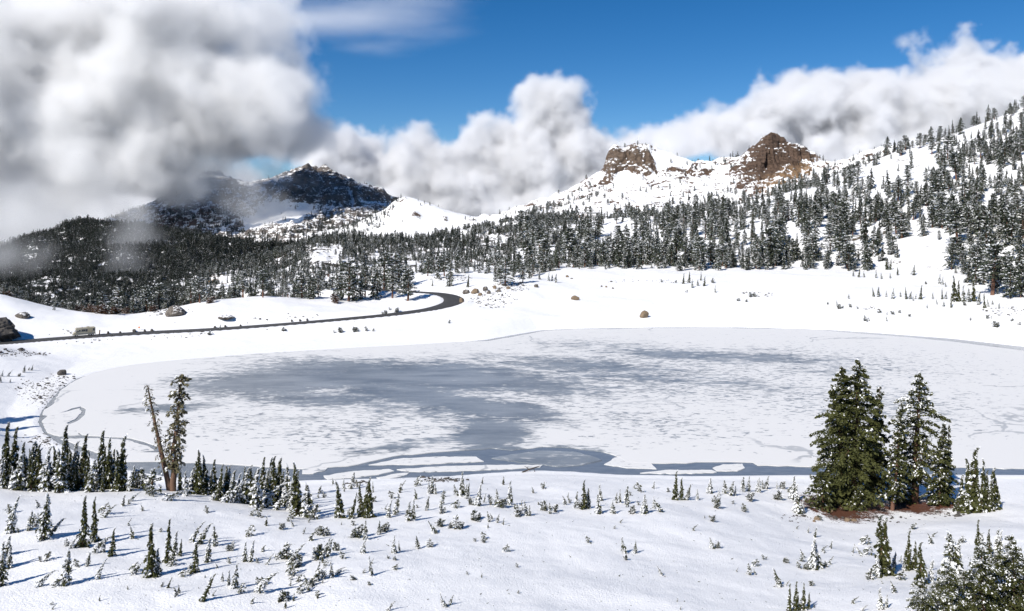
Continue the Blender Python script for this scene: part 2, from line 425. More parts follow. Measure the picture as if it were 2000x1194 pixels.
# left shore bank, road terrace, snow mounds beyond it
CP += [(0, 700, 208), (0, 740, 190), (0, 790, 168), (0, 840, 146), (0, 870, 130), (-300, 690, 190), (-300, 780, 150), (-300, 860, 120), (60, 690, 222), (150, 690, 228), (300, 672, 245), (500, 660, 258), (700, 645, 270), (850, 625, 287),
       (0, 655, 240), (60, 635, 252), (0, 600, 262), (0, 576, 276), (50, 588, 276), (110, 604, 277), (180, 611, 282), (250, 615, 287), (320, 606, 290), (370, 596, 294), (430, 586, 300), (520, 584, 306),
       (640, 588, 312), (740, 592, 318), (800, 590, 318), (830, 590, 315), (-300, 560, 270),
       (0, 640, 330), (150, 640, 330), (300, 630, 340), (450, 610, 350), (600, 590, 370), (720, 572, 370), (0, 700, 420), (200, 690, 430), (400, 670, 430), (600, 620, 450), (-300, 680, 400), (500, 690, 560), (200, 720, 560),
       (900, 600, 306), (930, 585, 318), (960, 570, 330), (900, 560, 345), (850, 550, 362), (850, 536, 390), (980, 556, 345), (1050, 549, 360), (920, 532, 395), (1000, 538, 390),
       (1000, 630, 280), (1100, 600, 312), (1250, 612, 308), (1100, 562, 345), (1250, 570, 345), (1400, 600, 318), (1400, 560, 352), (1550, 600, 315), (1550, 560, 350), (1700, 610, 300), (1700, 570, 335),
       (1850, 620, 285), (1850, 590, 302), (1950, 640, 266), (1960, 605, 280), (2050, 640, 258), (2050, 600, 268), (2300, 650, 240), (2300, 590, 255),
       (1100, 529, 402), (1200, 528, 405), (1300, 527, 408), (1400, 527, 408), (1500, 528, 408), (1600, 530, 402), (1700, 537, 385), (1780, 545, 365), (1850, 555, 345), (1920, 568, 320), (2000, 580, 298), (2100, 580, 285),
       (1100, 515, 470), (1300, 510, 480), (1500, 510, 480), (1700, 505, 470), (1900, 500, 430), (2100, 480, 400), (900, 525, 460), (800, 545, 450)]
for px in (-500, 0, 400, 800, 1200, 1600, 2000, 2500):
    CP += [(px, 720 if px < 700 else 560, 700), (px, 660 if px < 700 else 570, 1500), (px, 540, 4000)]
CP = np.array(CP, float)

def tps_fit(p, v, lam=1e-4):
    n = len(p); r = np.hypot(*(p[:, None] - p[None]).transpose(2, 0, 1))
    K = np.where(r > 0, r * r * np.log(r + 1e-12), 0) + lam * np.eye(n)
    A = np.zeros((n + 3, n + 3)); A[:n, :n] = K; A[:n, n] = 1; A[:n, n + 1:] = p; A[n:, :n] = A[:n, n:].T
    return np.linalg.solve(A, np.concatenate([v, [0, 0, 0]]))
def tps_eval(p, c, q):
    n = len(p); out = np.full(len(q), c[n]) + q @ c[n + 1:]
    for i in range(n):
        r2 = (q[:, 0] - p[i, 0]) ** 2 + (q[:, 1] - p[i, 1]) ** 2
        out += c[i] * 0.5 * r2 * np.log(r2 + 1e-12)
    return out
_tp = np.stack([(CP[:, 0] - CX) / F * 1.6, np.log(CP[:, 2])], 1)
_tc = tps_fit(_tp, (HOR - CP[:, 1]) / F)

NEEDLE_SPOTS = []     # (x, y, radius): bare needle-covered wells under the big trees
for bx, by, rx in ((1635, 995, 4.4), (1690, 992, 3.0), (1742, 994, 1.2), (1782, 990, 3.4), (1838, 984, 2.6), (1600, 985, 2.2)):
    NEEDLE_SPOTS.append((bx, by, rx))

def ground_raw(x, y):
    q = np.stack([x / y * 1.6, np.log(y)], 1)
    z = HCAM + y * tps_eval(_tp, _tc, q)
    inside = inpoly(x, y, np.vstack([SHORE, [[600, 124]], [[600, 240]]]) if False else SHORE)
    sd, _ = segdist(x, y, SHORE, True)
    rd, rt = segdist(x, y, ROAD3[:, :2])
    n = fbm(xyz(x / 60, y / 40, 7.0), 2) * 1.6 * sstep(130, 250, y) + fbm(xyz(x / 22, y / 22), 3) * 1.0 + fbm(xyz(x / 5, y / 5, 3.0), 3) * 0.16 + fbm(xyz(x / 1.3, y / 1.3, 9.0), 2) * 0.035
    z = z + n * sstep(0, 14, sd) * sstep(5, 16, rd)
    out = np.maximum(z, 0.05 + 0.03 * np.minimum(sd, 30) - 2.0 * np.maximum(sd - 30, 0)) * sstep(0, 9, sd) + 0.14 * sstep(0, 0.8, sd) * (1 - sstep(0, 9, sd)) + 0.02 * sd * (1 - sstep(0, 9, sd))
    z = np.where(inside, -0.9 * sstep(0, 2.0, sd), np.where(y > 460, z, out))
    i0 = np.clip(np.floor(rt).astype(int), 0, len(ROAD3) - 2); fr = rt - i0
    zr = ROAD3[i0, 2] * (1 - fr) + ROAD3[i0 + 1, 2] * fr
    w = 1 - sstep(4.6, 10.0, rd)
    z = z * (1 - w) + (zr - 0.35 + 0.75 * sstep(3.9, 5.6, rd)) * w
    return z, sd, rd, inside

NU, NV = 620, 640
UU = np.linspace(-1.0, 1.0, NU)
DD = np.exp(np.linspace(math.log(8.0), math.log(5500.0), NV))
DD = np.sort(np.concatenate([np.exp(np.linspace(math.log(8), math.log(36), 40, endpoint=False)), np.exp(np.linspace(math.log(36), math.log(470), 540, endpoint=False)), np.exp(np.linspace(math.log(470), math.log(5500), 60))]))
gu, gd = np.meshgrid(UU, DD)
GX, GY = (gu * gd).ravel(), gd.ravel()
GZ, GSD, GRD, GIN = ground_raw(GX, GY)
GZ2 = GZ.reshape(NV, NU)

def ground_z(x, y):
    x = np.atleast_1d(np.asarray(x, float)); y = np.atleast_1d(np.asarray(y, float))
    iu = np.clip((x / y + 1) / 2 * (NU - 1), 0, NU - 1.001); iv = np.clip(np.interp(y, DD, np.arange(NV)), 0, NV - 1.001)
    a, c = iu.astype(int), iv.astype(int); fu, fv = iu - a, iv - c
    return (GZ2[c, a] * (1 - fu) + GZ2[c, a + 1] * fu) * (1 - fv) + (GZ2[c + 1, a] * (1 - fu) + GZ2[c + 1, a + 1] * fu) * fv

def hit(px, py, dmax=450, dmin=25):
    """where the line of sight through a pixel of the photograph meets the near ground"""
    ds = np.exp(np.linspace(math.log(dmin), math.log(dmax), 1500))
    x = (px - CX) / F * ds
    zr = HCAM + (HOR - py) / F * ds
    h = ground_z(x, ds)
    k = np.argmax(zr < h) if np.any(zr < h) else len(ds) - 1
    return np.array([x[k], ds[k], h[k]])

# soil and stones showing through the snow: shore edges, road verge, wind-scoured spots
gpx, gpy = project(np.stack([GX, GY, GZ], 1))
SOIL = np.zeros(len(GX))
SOIL += 0.50 * np.exp(-((GRD - 7.5) / 2.6) ** 2) * (GX / GY > -0.7) * (0.5 + 0.9 * fbm(xyz(GX / 25, GY / 25, 5.0), 2))
def spot(px, py, rx, ry, amt):
    global SOIL
    SOIL = np.maximum(SOIL, amt * np.exp(-(((gpx - px) / rx) ** 2 + ((gpy - py) / ry) ** 2) ** 1.5))
for s in ((100, 770, 60, 45, .47), (60, 760, 50, 30, .40), (120, 740, 40, 14, .40), (95, 860, 60, 18, .45), (30, 690, 90, 10, .42), (960, 585, 60, 22, .42), (1000, 560, 60, 14, .40), (880, 545, 60, 14, .36),
          (1480, 575, 50, 9, .36), (1250, 550, 190, 8, .28), (1700, 600, 60, 12, .30), (1960, 610, 60, 18, .36), (860, 938, 60, 5, .52), (690, 944, 60, 4, .45), (1690, 1012, 130, 12, .38), (1560, 1010, 60, 14, .36), (1850, 1005, 60, 12, .36), (330, 610, 70, 14, .34),
          (210, 660, 0.1, 0.1, 0)):
    spot(*s)
SOIL *= ~GIN
NEED = np.zeros(len(GX))
for bx, by, rr in NEEDLE_SPOTS:
    c = hit(bx, by)
    NEED = np.maximum(NEED, 1 - 0.5 * np.hypot(GX - c[0], (GY - c[1]) * 0.8) / rr)
NEED = np.clip(NEED, 0, 1)
me = make_mesh('snow_ground', np.stack([GX, GY, GZ], 1), grid_faces(NU, NV), [M_GROUND], smooth=True, attrs={'soil': ('POINT', SOIL), 'needles': ('POINT', NEED)})
g = link('ground', me, kind='structure', label='snow covered ground around the lake and up the near slope')

# the country beyond and behind: a broad sheet out to the horizon
def plane(name, x0, x1, y0, y1, z, n, mat, amp=0.0, **kw):
    x, y = np.meshgrid(np.linspace(x0, x1, n), np.linspace(y0, y1, n)); x, y = x.ravel(), y.ravel()
    zz = z + amp * fbm(xyz(x / 2500, y / 2500), 3)
    return link(name, make_mesh(name, np.stack([x, y, zz], 1), grid_faces(n, n), [mat], smooth=True), **kw)
plane('terrain', -14000, 14000, -8000, 20000, -190, 80, M_GROUND, 60, kind='structure', label='snow covered valley floor reaching to the horizon')

# ---------------------------------------------------------------- road
L = ROAD3; tang = np.gradient(L[:, :2], axis=0); tang /= np.linalg.norm(tang, axis=1)[:, None]
nor = np.stack([-tang[:, 1], tang[:, 0]], 1)
offs = np.array([-4.3, -3.9, -2.0, 0, 2.0, 3.9, 4.3]); hz = np.array([-0.25, 0.0, 0.05, 0.08, 0.05, 0.0, -0.25])
widen = 1.0 + 0.25 * np.exp(-((L[:, 0] + 120) / 30) ** 2)
V = np.concatenate([np.concatenate([L[:, :2] + nor * o * widen[:, None], (L[:, 2] + h)[:, None]], 1)[:, None] for o, h in zip(offs, hz)], 1).reshape(-1, 3)
link('road', make_mesh('road', V, grid_faces(len(offs), len(L)), [M_ROAD], smooth=True), kind='structure', label='dark wet asphalt road curving along the far side of the lake')

# ---------------------------------------------------------------- lake
lk = np.vstack([SHORE])
V = np.array([[-190, 110, 0], [330, 110, 0], [330, 310, 0], [-190, 310, 0]], float)
link('lake_water', make_mesh('lake_water', V, [[0, 1, 2, 3]], [M_WATER]), kind='structure', label='grey slushy open water along the lake edge')

# the snow skinned ice sheet: outline drawn with its leads of open water along the shore
ICE_PX = [(2300, 735), (2000, 686), (1860, 668), (1780, 660), (1700, 654), (1620, 647), (1560, 642), (1500, 643), (1440, 642), (1400, 639), (1330, 641.5), (1260, 641), (1200, 643.5), (1130, 643), (1065, 647), (1010, 657), (955, 666.5), (880, 672.5), (800, 677), (700, 683),
          (600, 689), (500, 695), (400, 703), (320, 710), (255, 717), (205, 728), (174, 732), (158, 739), (137, 750), (119, 763), (113, 774), (107, 787), (94, 797), (84, 806), (86, 813), (110, 811), (140, 799), (158, 795), (168, 800), (165, 812), (150, 824), (132, 831), (160, 850), (200, 853), (240, 855), (280, 863),
          (306, 872), (312, 885), (250, 884), (200, 880), (215, 893), (240, 903), (300, 902), (420, 906), (520, 913), (600, 917), (660, 912), (700, 908), (730, 901), (770, 892), (830, 886), (900, 880), (960, 876), (1000, 880), (1060, 873), (1120, 876), (1180, 884), (1200, 890), (1215, 897), (1225, 903),
          (1300, 906), (1400, 903), (1470, 904), (1480, 910), (1600, 912), (1800, 912), (2000, 916), (2300, 918)]
_so = np.array(sorted(p for p in SHORE_PX if p[1] < 760), float)
ICE_PX = [(x, np.interp(x, _so[:, 0], _so[:, 1]) - 1.0) if (190 <= x <= 900 and y < 735) else (x, y) for x, y in ICE_PX]
def lakept(x, y): return P(x, y, lake_d(y))[:2]
def densify(pts, step, jit, closed=True, seed=0):
    r_ = np.random.default_rng(seed); out = []
    n = len(pts)
    for i in range(n if closed else n - 1):
        a, b_ = pts[i], pts[(i + 1) % n]; k = max(1, int(np.hypot(*(b_ - a)) / step))
        for t in range(k):
            q = a + (b_ - a) * t / k
            out.append(q + (r_.normal(size=2) * jit if t else 0))
    return np.array(out)
ice_out = densify(np.array([lakept(*p) for p in ICE_PX]), 1.6, 0.16, seed=1)
from mathutils.geometry import delaunay_2d_cdt
def sheet(name, outline, z, th, mat, inner=None, attrs=None, **kw):
    pts = [Vector(p) for p in outline]; n = len(pts)
    if inner is not None: pts += [Vector(p) for p in inner]
    vs, es, fs, *_ = delaunay_2d_cdt(pts, [], [list(range(n))], 1, 1e-4)
    v2 = np.array([tuple(v) for v in vs]); f = np.array([list(t) for t in fs])
    a = v2[f]; ar = (a[:, 1, 0] - a[:, 0, 0]) * (a[:, 2, 1] - a[:, 0, 1]) - (a[:, 1, 1] - a[:, 0, 1]) * (a[:, 2, 0] - a[:, 0, 0])
    f[ar < 0] = f[ar < 0][:, ::-1]
    nv = len(v2); ring = np.arange(n)
    o3 = np.array([tuple(p) for p in pts[:n]])
    V = np.concatenate([np.column_stack([v2, np.full(nv, z)]), np.column_stack([o3, np.full(n, z)]), np.column_stack([o3, np.full(n, z - th)])])
    a_, b_ = nv + ring, nv + (ring + 1) % n
    side = np.concatenate([np.stack([a_, a_ + n, b_ + n], 1), np.stack([a_, b_ + n, b_], 1)])
    at = {k: ('POINT', fn(V)) for k, fn in (attrs or {}).items()}
    return link(name, make_mesh(name, V, np.concatenate([f, side]), [mat], attrs=at), **kw)

def blob_field(px, py, blobs):
    s = np.full(px.shape, -1.0)
    for bx, by, rx, ry, rot, wgt in blobs:
        c_, s_ = math.cos(R(rot)), math.sin(R(rot))
        u = ((px - bx) * c_ + (py - by) * s_) / rx; v = (-(px - bx) * s_ + (py - by) * c_) / ry
        s = np.maximum(s, wgt - np.sqrt(u * u + v * v) * wgt * 0.62)
    return s
SLUSH = [(560, 745, 230, 28, -4, 1.4), (800, 735, 350, 34, 2, 1.4), (980, 745, 280, 30, 6, 1.05), (650, 780, 310, 22, 2, 1.0), (330, 797, 120, 9, -4, 1.0), (870, 785, 220, 24, 8, 1.5), (1000, 800, 90, 20, 5, 1.5), (960, 850, 90, 38, 0, 1.45), (800, 870, 130, 12, -8, .9),
         (1150, 715, 300, 24, 3, .95), (1330, 692, 280, 20, 4, .9), (1500, 700, 220, 20, 4, .86), (1250, 738, 280, 18, 3, .9), (1420, 748, 220, 16, 4, .8), (1600, 725, 160, 14, 4, .7), (1120, 880, 70, 12, 3, 1.0), (1280, 760, 120, 10, 6, .62), (420, 780, 90, 7, 0, .7), (800, 800, 330, 30, 4, .85), (600, 820, 200, 16, 2, .6)]
FLECK = [(900, 780, 480, 70, 0, 1.0), (1350, 740, 420, 70, 4, 1.0), (700, 840, 300, 50, 0, .95), (1250, 820, 250, 40, 5, .9), (1700, 790, 320, 60, 5, 1.0), (480, 830, 180, 40, 0, .85), (1650, 715, 320, 45, 3, .95), (1300, 850, 300, 30, 0, .7)]
def a_slush(V):
    px, py = project(V); return np.clip(blob_field(px, py, SLUSH), -0.6, 1.2) * 0.72
def a_fleck(V):
    px, py = project(V); return np.clip(blob_field(px, py, FLECK), 0, 1)
ix, iy = np.meshgrid(np.arange(-185, 320, 2.6), np.arange(112, 300, 2.0)); ix = ix.ravel() + rng.normal(size=ix.size) * .3; iy = iy.ravel() + rng.normal(size=iy.size) * .3
keep = inpoly(ix, iy, ice_out) & (segdist(ix, iy, ice_out, True)[0] > 0.6)
sheet('lake_ice', ice_out, 0.10, 0.14, M_ICE, np.stack([ix[keep], iy[keep]], 1), {'slush': a_slush, 'fleck': a_fleck}, kind='structure', label='snow skinned ice sheet with grey wet patches on the lake')
def q4(l): return [(x / 2.3229, y / 2.3229 + 680) for x, y in l]
FLOES = {
    'large white ice floe at the left end of the lake': q4([(190, 335), (218, 306), (300, 290), (362, 275), (372, 290), (340, 325), (300, 342), (352, 372), (362, 396), (270, 402), (215, 385)]),
    'long white ice floe in front of the two bare trees': q4([(385, 412), (480, 410), (580, 420), (670, 446), (700, 466), (600, 476), (560, 500), (480, 490), (400, 462), (330, 432), (275, 414)]),
    'long thin white ice floe nearest the driftwood, by the near shore': [(775, 918), (840, 913), (950, 909), (1060, 909), (1055, 913), (1000, 917), (940, 919), (860, 922), (800, 922)],
    'pointed white ice floe between two leads left of the driftwood': [(632, 930), (680, 922), (760, 917), (770, 921), (740, 928), (690, 934), (640, 937)],
    'narrow white ice floe hugging the near shore, left of the driftwood': [(735, 934), (775, 926), (800, 924), (795, 928), (770, 934), (745, 938)],
    'wedge shaped ice floe near the left end of the shore saplings': [(590, 916), (640, 915), (635, 920), (612, 926), (590, 926)],
    'curved sheet of wet ice floating in the open lead in the centre': [(960, 896), (1000, 888), (1060, 881), (1120, 883), (1160, 893), (1175, 900), (1130, 910), (1090, 912), (1010, 903)],
    'broad low ice floe with snow on top, left of the central lead': [(720, 909), (780, 897), (850, 893), (930, 893), (945, 902), (880, 905), (800, 909)],
    'triangular white ice floe right of the central lead': [(1180, 908), (1200, 895), (1240, 892), (1270, 904), (1282, 917), (1225, 915)],
    'rounded white ice floe in the open water left of the tall conifers': [(1392, 915), (1412, 908), (1450, 907), (1455, 915), (1440, 921), (1400, 921)],
    'thin white ice floe along shore, just right of the triangular floe': [(1250, 925), (1300, 919), (1390, 919), (1400, 923), (1330, 926)]}
for i, (lb, pts) in enumerate(FLOES.items()):
    wetf = 0.62 if 'wet' in lb else -0.4
    o = densify(np.array([lakept(*p) for p in pts]), 0.8, 0.10, seed=10 + i)
    sheet('ice_floe', o, 0.09, 0.12, M_ICE, None, {'slush': lambda V, w=wetf: np.full(len(V), w), 'fleck': lambda V: np.full(len(V), 0.4)}, label=lb, cat='ice floe', group='ice floes along the near shore')

# ---------------------------------------------------------------- mountains: lofted from the foot line to the crest and down behind
def crom(rows, tpos, t):
    k = np.clip(np.searchsorted(tpos, t, side='right') - 1, 0, len(tpos) - 2)
    f = (t - tpos[k]) / (tpos[k + 1] - tpos[k])
    p1, p2 = rows[k], rows[k + 1]
    p0 = rows[k - 1] if k > 0 else 2 * p1 - p2
    p3 = rows[k + 2] if k + 2 < len(rows) else 2 * p2 - p1
    m1, m2 = 0.35 * (p2 - p0), 0.35 * (p3 - p1)
    return (2 * f ** 3 - 3 * f * f + 1) * p1 + (f ** 3 - 2 * f * f + f) * m1 + (-2 * f ** 3 + 3 * f * f) * p2 + (f ** 3 - f * f) * m2

MOUNT = {}
def mountain(name, label, rows, nu, nv, amp, scale, rockfn, back=(300, 160), ridged_amp=0.0, ridged_scale=60):
    x0 = min(r[0][0] for r in rows); x1 = max(r[-1][0] for r in rows)
    pxs = np.linspace(x0, x1, nu); R3 = []
    for r in rows:
        r = np.array(r, float)
        R3.append(P(pxs, np.interp(pxs, r[:, 0], r[:, 1]), np.interp(pxs, r[:, 0], r[:, 2])))
    b1 = R3[-1].copy(); b1[:, 1] += back[0] * 0.35; b1[:, 0] *= b1[:, 1] / R3[-1][:, 1]; b1[:, 2] -= back[1] * 0.3
    b2 = R3[-1].copy(); b2[:, 1] += back[0]; b2[:, 0] *= b2[:, 1] / R3[-1][:, 1]; b2[:, 2] -= back[1]
    R3 += [b1, b2]; R3 = np.array(R3)
    nr = len(rows); tpos = np.concatenate([np.linspace(0, 1, nr), [1.08, 1.2]])
    ts = np.concatenate([np.linspace(0, 1, nv), np.linspace(1.02, 1.2, 12)])
    V = np.array([crom(R3, tpos, min(t, 1.1999)) for t in ts])          # rows x nu x 3
    x, y = V[..., 0], V[..., 1]
    w = np.clip(ts / 0.15, 0, 1)[:, None] * np.where(ts > 1, 1, 1 - 0.55 * np.exp(-((ts - 1) / 0.05) ** 2))[:, None]
    V[..., 2] += w * amp * fbm(xyz(x / scale, y / scale, 1.7), 5)
    px, py = project(V)
    wx = px + 6 * fbm(xyz(x / 30, y / 30, 4.0), 3); wy = py + 5 * fbm(xyz(x / 30, y / 30, 8.0), 3)
    rock, rcol = rockfn(wx, wy, V)
    if ridged_amp:
        V[..., 1] -= .8 * ridged_amp * fbm(np.stack([x / (ridged_scale * .45), y / (ridged_scale * 2), V[..., 2] / (ridged_scale * 1.6)], -1), 6, .58, ridged=True) * np.clip(rock * 1.3 - .2, 0, 1) * w
        V[..., 2] += ridged_amp * (fbm(np.stack([x / ridged_scale, y / ridged_scale, V[..., 2] / ridged_scale], -1), 6, .58, ridged=True) - 0.2) * np.clip(rock, 0, 1)
    nu_, nv_ = nu, len(ts)
    me = make_mesh(name, V.reshape(-1, 3), grid_faces(nu_, nv_), [M_MOUNT], smooth=True, attrs={'rock': ('POINT', rock.ravel()), 'rockcol': ('POINT', rcol.reshape(-1, 3))})
    o = link(name, me, label=label, kind='structure')
    MOUNT[label] = V
    return V

def softpoly(px, py, poly, soft):
    ins = inpoly(px, py, poly); d, _ = segdist(px, py, poly, True)
    return np.clip(0.5 + np.where(ins, d, -d) / soft, 0, 1)
def flat(col, shape): return np.broadcast_to(np.array(col, float), shape + (3,)).copy()
BROWN, GREY, OCHRE, DARK, RED = (0.118, 0.080, 0.060), (0.145, 0.128, 0.118), (0.27, 0.175, 0.10), (0.055, 0.047, 0.042), (0.16, 0.075, 0.045)

def rock_right(px, py, V):
    r = np.full(px.shape, 0.33)
    for poly, s, v in (([(1740, 470), (1850, 400), (1990, 330), (2100, 300), (2100, 620), (1900, 600), (1820, 560)], 60, .38), ([(1200, 500), (1700, 430), (1700, 530), (1200, 530)], 50, .36),
                       ([(1640, 440), (1740, 400), (1740, 500), (1640, 520)], 30, .50)):
        r = np.maximum(r, v * softpoly(px, py, poly, s))
    return r, flat((0.11, 0.085, 0.06), px.shape)
right_rows = [
    [(1000, 560, 385), (1100, 548, 400), (1300, 545, 405), (1500, 545, 405), (1700, 552, 385), (1800, 570, 355), (1900, 592, 318), (2000, 610, 290), (2200, 620, 270)],
    [(1000, 525, 470), (1150, 505, 490), (1300, 492, 500), (1500, 476, 500), (1700, 470, 480), (1800, 480, 440), (1900, 490, 400), (2000, 490, 370), (2200, 470, 340)],
    [(1000, 492, 580), (1150, 465, 610), (1300, 452, 640), (1450, 432, 640), (1600, 408, 630), (1750, 380, 600), (1850, 370, 550), (2000, 360, 500), (2200, 330, 470)],
    [(1000, 472, 640), (1150, 448, 690), (1300, 435, 720), (1450, 412, 740), (1600, 372, 750), (1700, 340, 740), (1800, 318, 710), (1900, 296, 680), (2000, 275, 660), (2200, 225, 620)],
    [(1000, 458, 700), (1150, 434, 750), (1300, 422, 790), (1420, 406, 820), (1500, 388, 840), (1560, 370, 850), (1640, 336, 860), (1740, 300, 850), (1840, 270, 840), (1920, 240, 820), (2000, 210, 800), (2200, 140, 770)]]
V_RIGHT = mountain('hill', 'snowy forested slope climbing to the upper right', right_rows, 330, 190, 9, 90, rock_right, (260, 90))

def rock_peaks(px, py, V):
    r = np.full(px.shape, 0.44)
    c = flat(BROWN, px.shape)
    horn = softpoly(px, py, [(1440, 346), (1462, 312), (1482, 290), (1492, 258), (1514, 256), (1535, 283), (1566, 292), (1590, 310), (1570, 330), (1545, 345), (1520, 356), (1490, 366), (1446, 380)], 40)
    r = np.maximum(r, .44 + .46 * horn)
    och = softpoly(px, py, [(1520, 345), (1570, 325), (1600, 318), (1585, 350), (1550, 372), (1500, 380), (1480, 370)], 24)
    r = np.maximum(r, 0.66 * och); c = c * (1 - och[..., None]) + np.array(OCHRE) * och[..., None]
    left = softpoly(px, py, [(1178, 335), (1184, 300), (1202, 285), (1235, 288), (1262, 282), (1276, 300), (1278, 325), (1262, 345), (1240, 330), (1215, 336), (1180, 355)], 34)
    r = np.maximum(r, .44 + 0.34 * left); c = c * (1 - left[..., None] * .6) + np.array((0.17, 0.132, 0.10)) * left[..., None] * .6
    mid = softpoly(px, py, [(1262, 345), (1290, 330), (1345, 328), (1400, 325), (1455, 318), (1450, 345), (1400, 350), (1340, 362), (1290, 362)], 26)
    r = np.maximum(r, 0.68 * mid)
    r = np.maximum(r, 0.50 * softpoly(px, py, [(1000, 415), (1110, 378), (1178, 330), (1200, 345), (1180, 385), (1100, 410), (1040, 425)], 14))
    r = np.maximum(r, 0.52 * softpoly(px, py, [(1640, 330), (1720, 290), (1760, 290), (1740, 320), (1660, 340)], 10))
    r = np.maximum(r, 0.42 * softpoly(px, py, [(1180, 385), (1260, 350), (1440, 350), (1480, 372), (1350, 385), (1240, 395)], 25))
    r = r * (1 - 0.9 * softpoly(px, py, [(1262, 292), (1345, 306), (1362, 318), (1330, 328), (1284, 332)], 6)) * (1 - .8 * softpoly(px, py, [(1205, 338), (1225, 334), (1248, 345), (1232, 362), (1195, 375)], 6))
    return r, c
peak_rows = [
    [(900, 500, 880), (1060, 470, 900), (1200, 450, 930), (1350, 440, 960), (1480, 430, 970), (1600, 410, 980), (1750, 370, 980), (1900, 360, 980)],
    [(900, 462, 1050), (1060, 440, 1060), (1200, 420, 1080), (1350, 410, 1090), (1480, 400, 1090), (1600, 378, 1080), (1750, 340, 1060), (1900, 330, 1060)],
    [(900, 450, 1200), (1060, 418, 1200), (1130, 402, 1210), (1200, 384, 1220), (1300, 372, 1220), (1400, 372, 1210), (1480, 366, 1190), (1560, 364, 1180), (1640, 345, 1150), (1750, 318, 1120), (1900, 318, 1120)],
    [(900, 446, 1320), (1060, 404, 1310), (1120, 385, 1310), (1180, 358, 1320), (1220, 345, 1320), (1280, 345, 1320), (1350, 346, 1310), (1420, 342, 1290), (1470, 338, 1260), (1510, 335, 1255), (1560, 336, 1245), (1600, 340, 1230), (1650, 334, 1190), (1750, 305, 1160), (1900, 305, 1160)],
    [(900, 442, 1400), (1000, 418, 1380), (1060, 395, 1370), (1110, 375, 1370), (1150, 352, 1380), (1178, 336, 1388), (1184, 310, 1395), (1196, 294, 1398), (1225, 294, 1400), (1250, 287, 1400), (1275, 295, 1400), (1310, 300, 1400), (1340, 309, 1400),
     (1360, 321, 1390), (1390, 320, 1370), (1430, 311, 1340), (1460, 304, 1320), (1478, 292, 1305), (1490, 277, 1300), (1500, 264, 1300), (1512, 264, 1300), (1524, 281, 1300), (1540, 292, 1300), (1560, 298, 1300), (1585, 311, 1290), (1605, 324, 1280), (1640, 325, 1250), (1680, 309, 1230), (1720, 292, 1220), (1745, 292, 1220), (1800, 302, 1200), (1900, 310, 1200)]]
V_PEAKS = mountain('mountain', 'snowy ridge with two brown rock summits', peak_rows, 460, 210, 16, 100, rock_peaks, (350, 170), 24, 40)

def rock_cone(px, py, V):
    r = np.full(px.shape, 0.12)
    r = np.maximum(r, 0.55 * softpoly(px, py, [(690, 440), (730, 420), (770, 393), (792, 380), (806, 392), (780, 405), (740, 430), (700, 452)], 12))
    r = np.maximum(r, 0.7 * softpoly(px, py, [(796, 418), (812, 414), (822, 424), (806, 430)], 7)); r = np.maximum(r, 0.7 * softpoly(px, py, [(862, 412), (872, 420), (876, 438), (866, 436)], 6))
    r = np.maximum(r, 0.5 * softpoly(px, py, [(930, 425), (960, 422), (962, 430), (930, 432)], 6))
    return r, flat((0.12, 0.085, 0.065), px.shape)
cone_rows = [
    [(620, 560, 1500), (800, 540, 1500), (1000, 520, 1500), (1120, 520, 1500)],
    [(620, 500, 1700), (760, 480, 1700), (850, 478, 1700), (960, 465, 1700), (1120, 450, 1700)],
    [(620, 475, 1830), (700, 460, 1830), (770, 440, 1830), (800, 432, 1830), (860, 438, 1830), (960, 446, 1830), (1120, 436, 1830)],
    [(620, 455, 1980), (690, 440, 1980), (720, 425, 1980), (745, 412, 1980), (770, 394, 1980), (788, 385, 1980), (806, 388, 1980), (840, 400, 1980), (880, 414, 1980), (920, 424, 1980), (970, 428, 1980), (1020, 426, 1980), (1120, 420, 1980)]]
V_CONE = mountain('mountain', 'small pointed snow white peak in the middle distance', cone_rows, 190, 100, 10, 130, rock_cone, (500, 250), 14, 60)

def rock_brokeoff(px, py, V):
    r = np.full(px.shape, 0.70)
    c = flat(GREY, px.shape)
    r = np.maximum(r, 0.86 * softpoly(px, py, [(545, 372), (580, 335), (610, 322), (645, 326), (672, 345), (700, 362), (765, 385), (770, 402), (720, 412), (660, 420), (600, 412), (540, 404)], 24))
    a = softpoly(px, py, [(290, 440), (350, 395), (395, 358), (425, 352), (470, 375), (500, 400), (470, 425), (400, 440), (360, 470), (320, 480)], 20)
    r = np.maximum(r, 0.74 * a); c = c * (1 - .5 * a[..., None]) + np.array((0.17, 0.095, 0.075)) * .5 * a[..., None]
    r = r * (1 - .8 * softpoly(px, py, [(480, 430), (530, 398), (560, 400), (600, 405), (620, 418), (560, 445), (480, 450)], 12))
    r = r * (1 - .8 * softpoly(px, py, [(676, 372), (684, 372), (696, 402), (688, 408)], 4))
    return r, c
brok_rows = [
    [(150, 640, 1700), (400, 600, 1700), (600, 570, 1700), (850, 560, 1700)],
    [(150, 520, 2100), (300, 500, 2100), (450, 480, 2100), (600, 460, 2100), (850, 480, 2100)],
    [(150, 480, 2450), (300, 452, 2450), (400, 440, 2450), (480, 428, 2450), (560, 402, 2450), (610, 410, 2450), (700, 420, 2450), (850, 450, 2450)],
    [(150, 470, 2750), (300, 424, 2750), (400, 395, 2750), (480, 400, 2750), (560, 384, 2750), (650, 384, 2750), (720, 398, 2750), (850, 440, 2750)],
    [(150, 460, 3000), (230, 432, 3000), (280, 414, 3000), (330, 392, 3000), (370, 372, 3000), (400, 352, 3000), (420, 348, 3000), (450, 358, 3000), (490, 372, 3000), (530, 362, 3000), (570, 344, 3000), (605, 333, 3000), (640, 336, 3000), (665, 350, 3000), (700, 368, 3000), (740, 378, 3000), (765, 392, 3000), (850, 430, 3000)]]
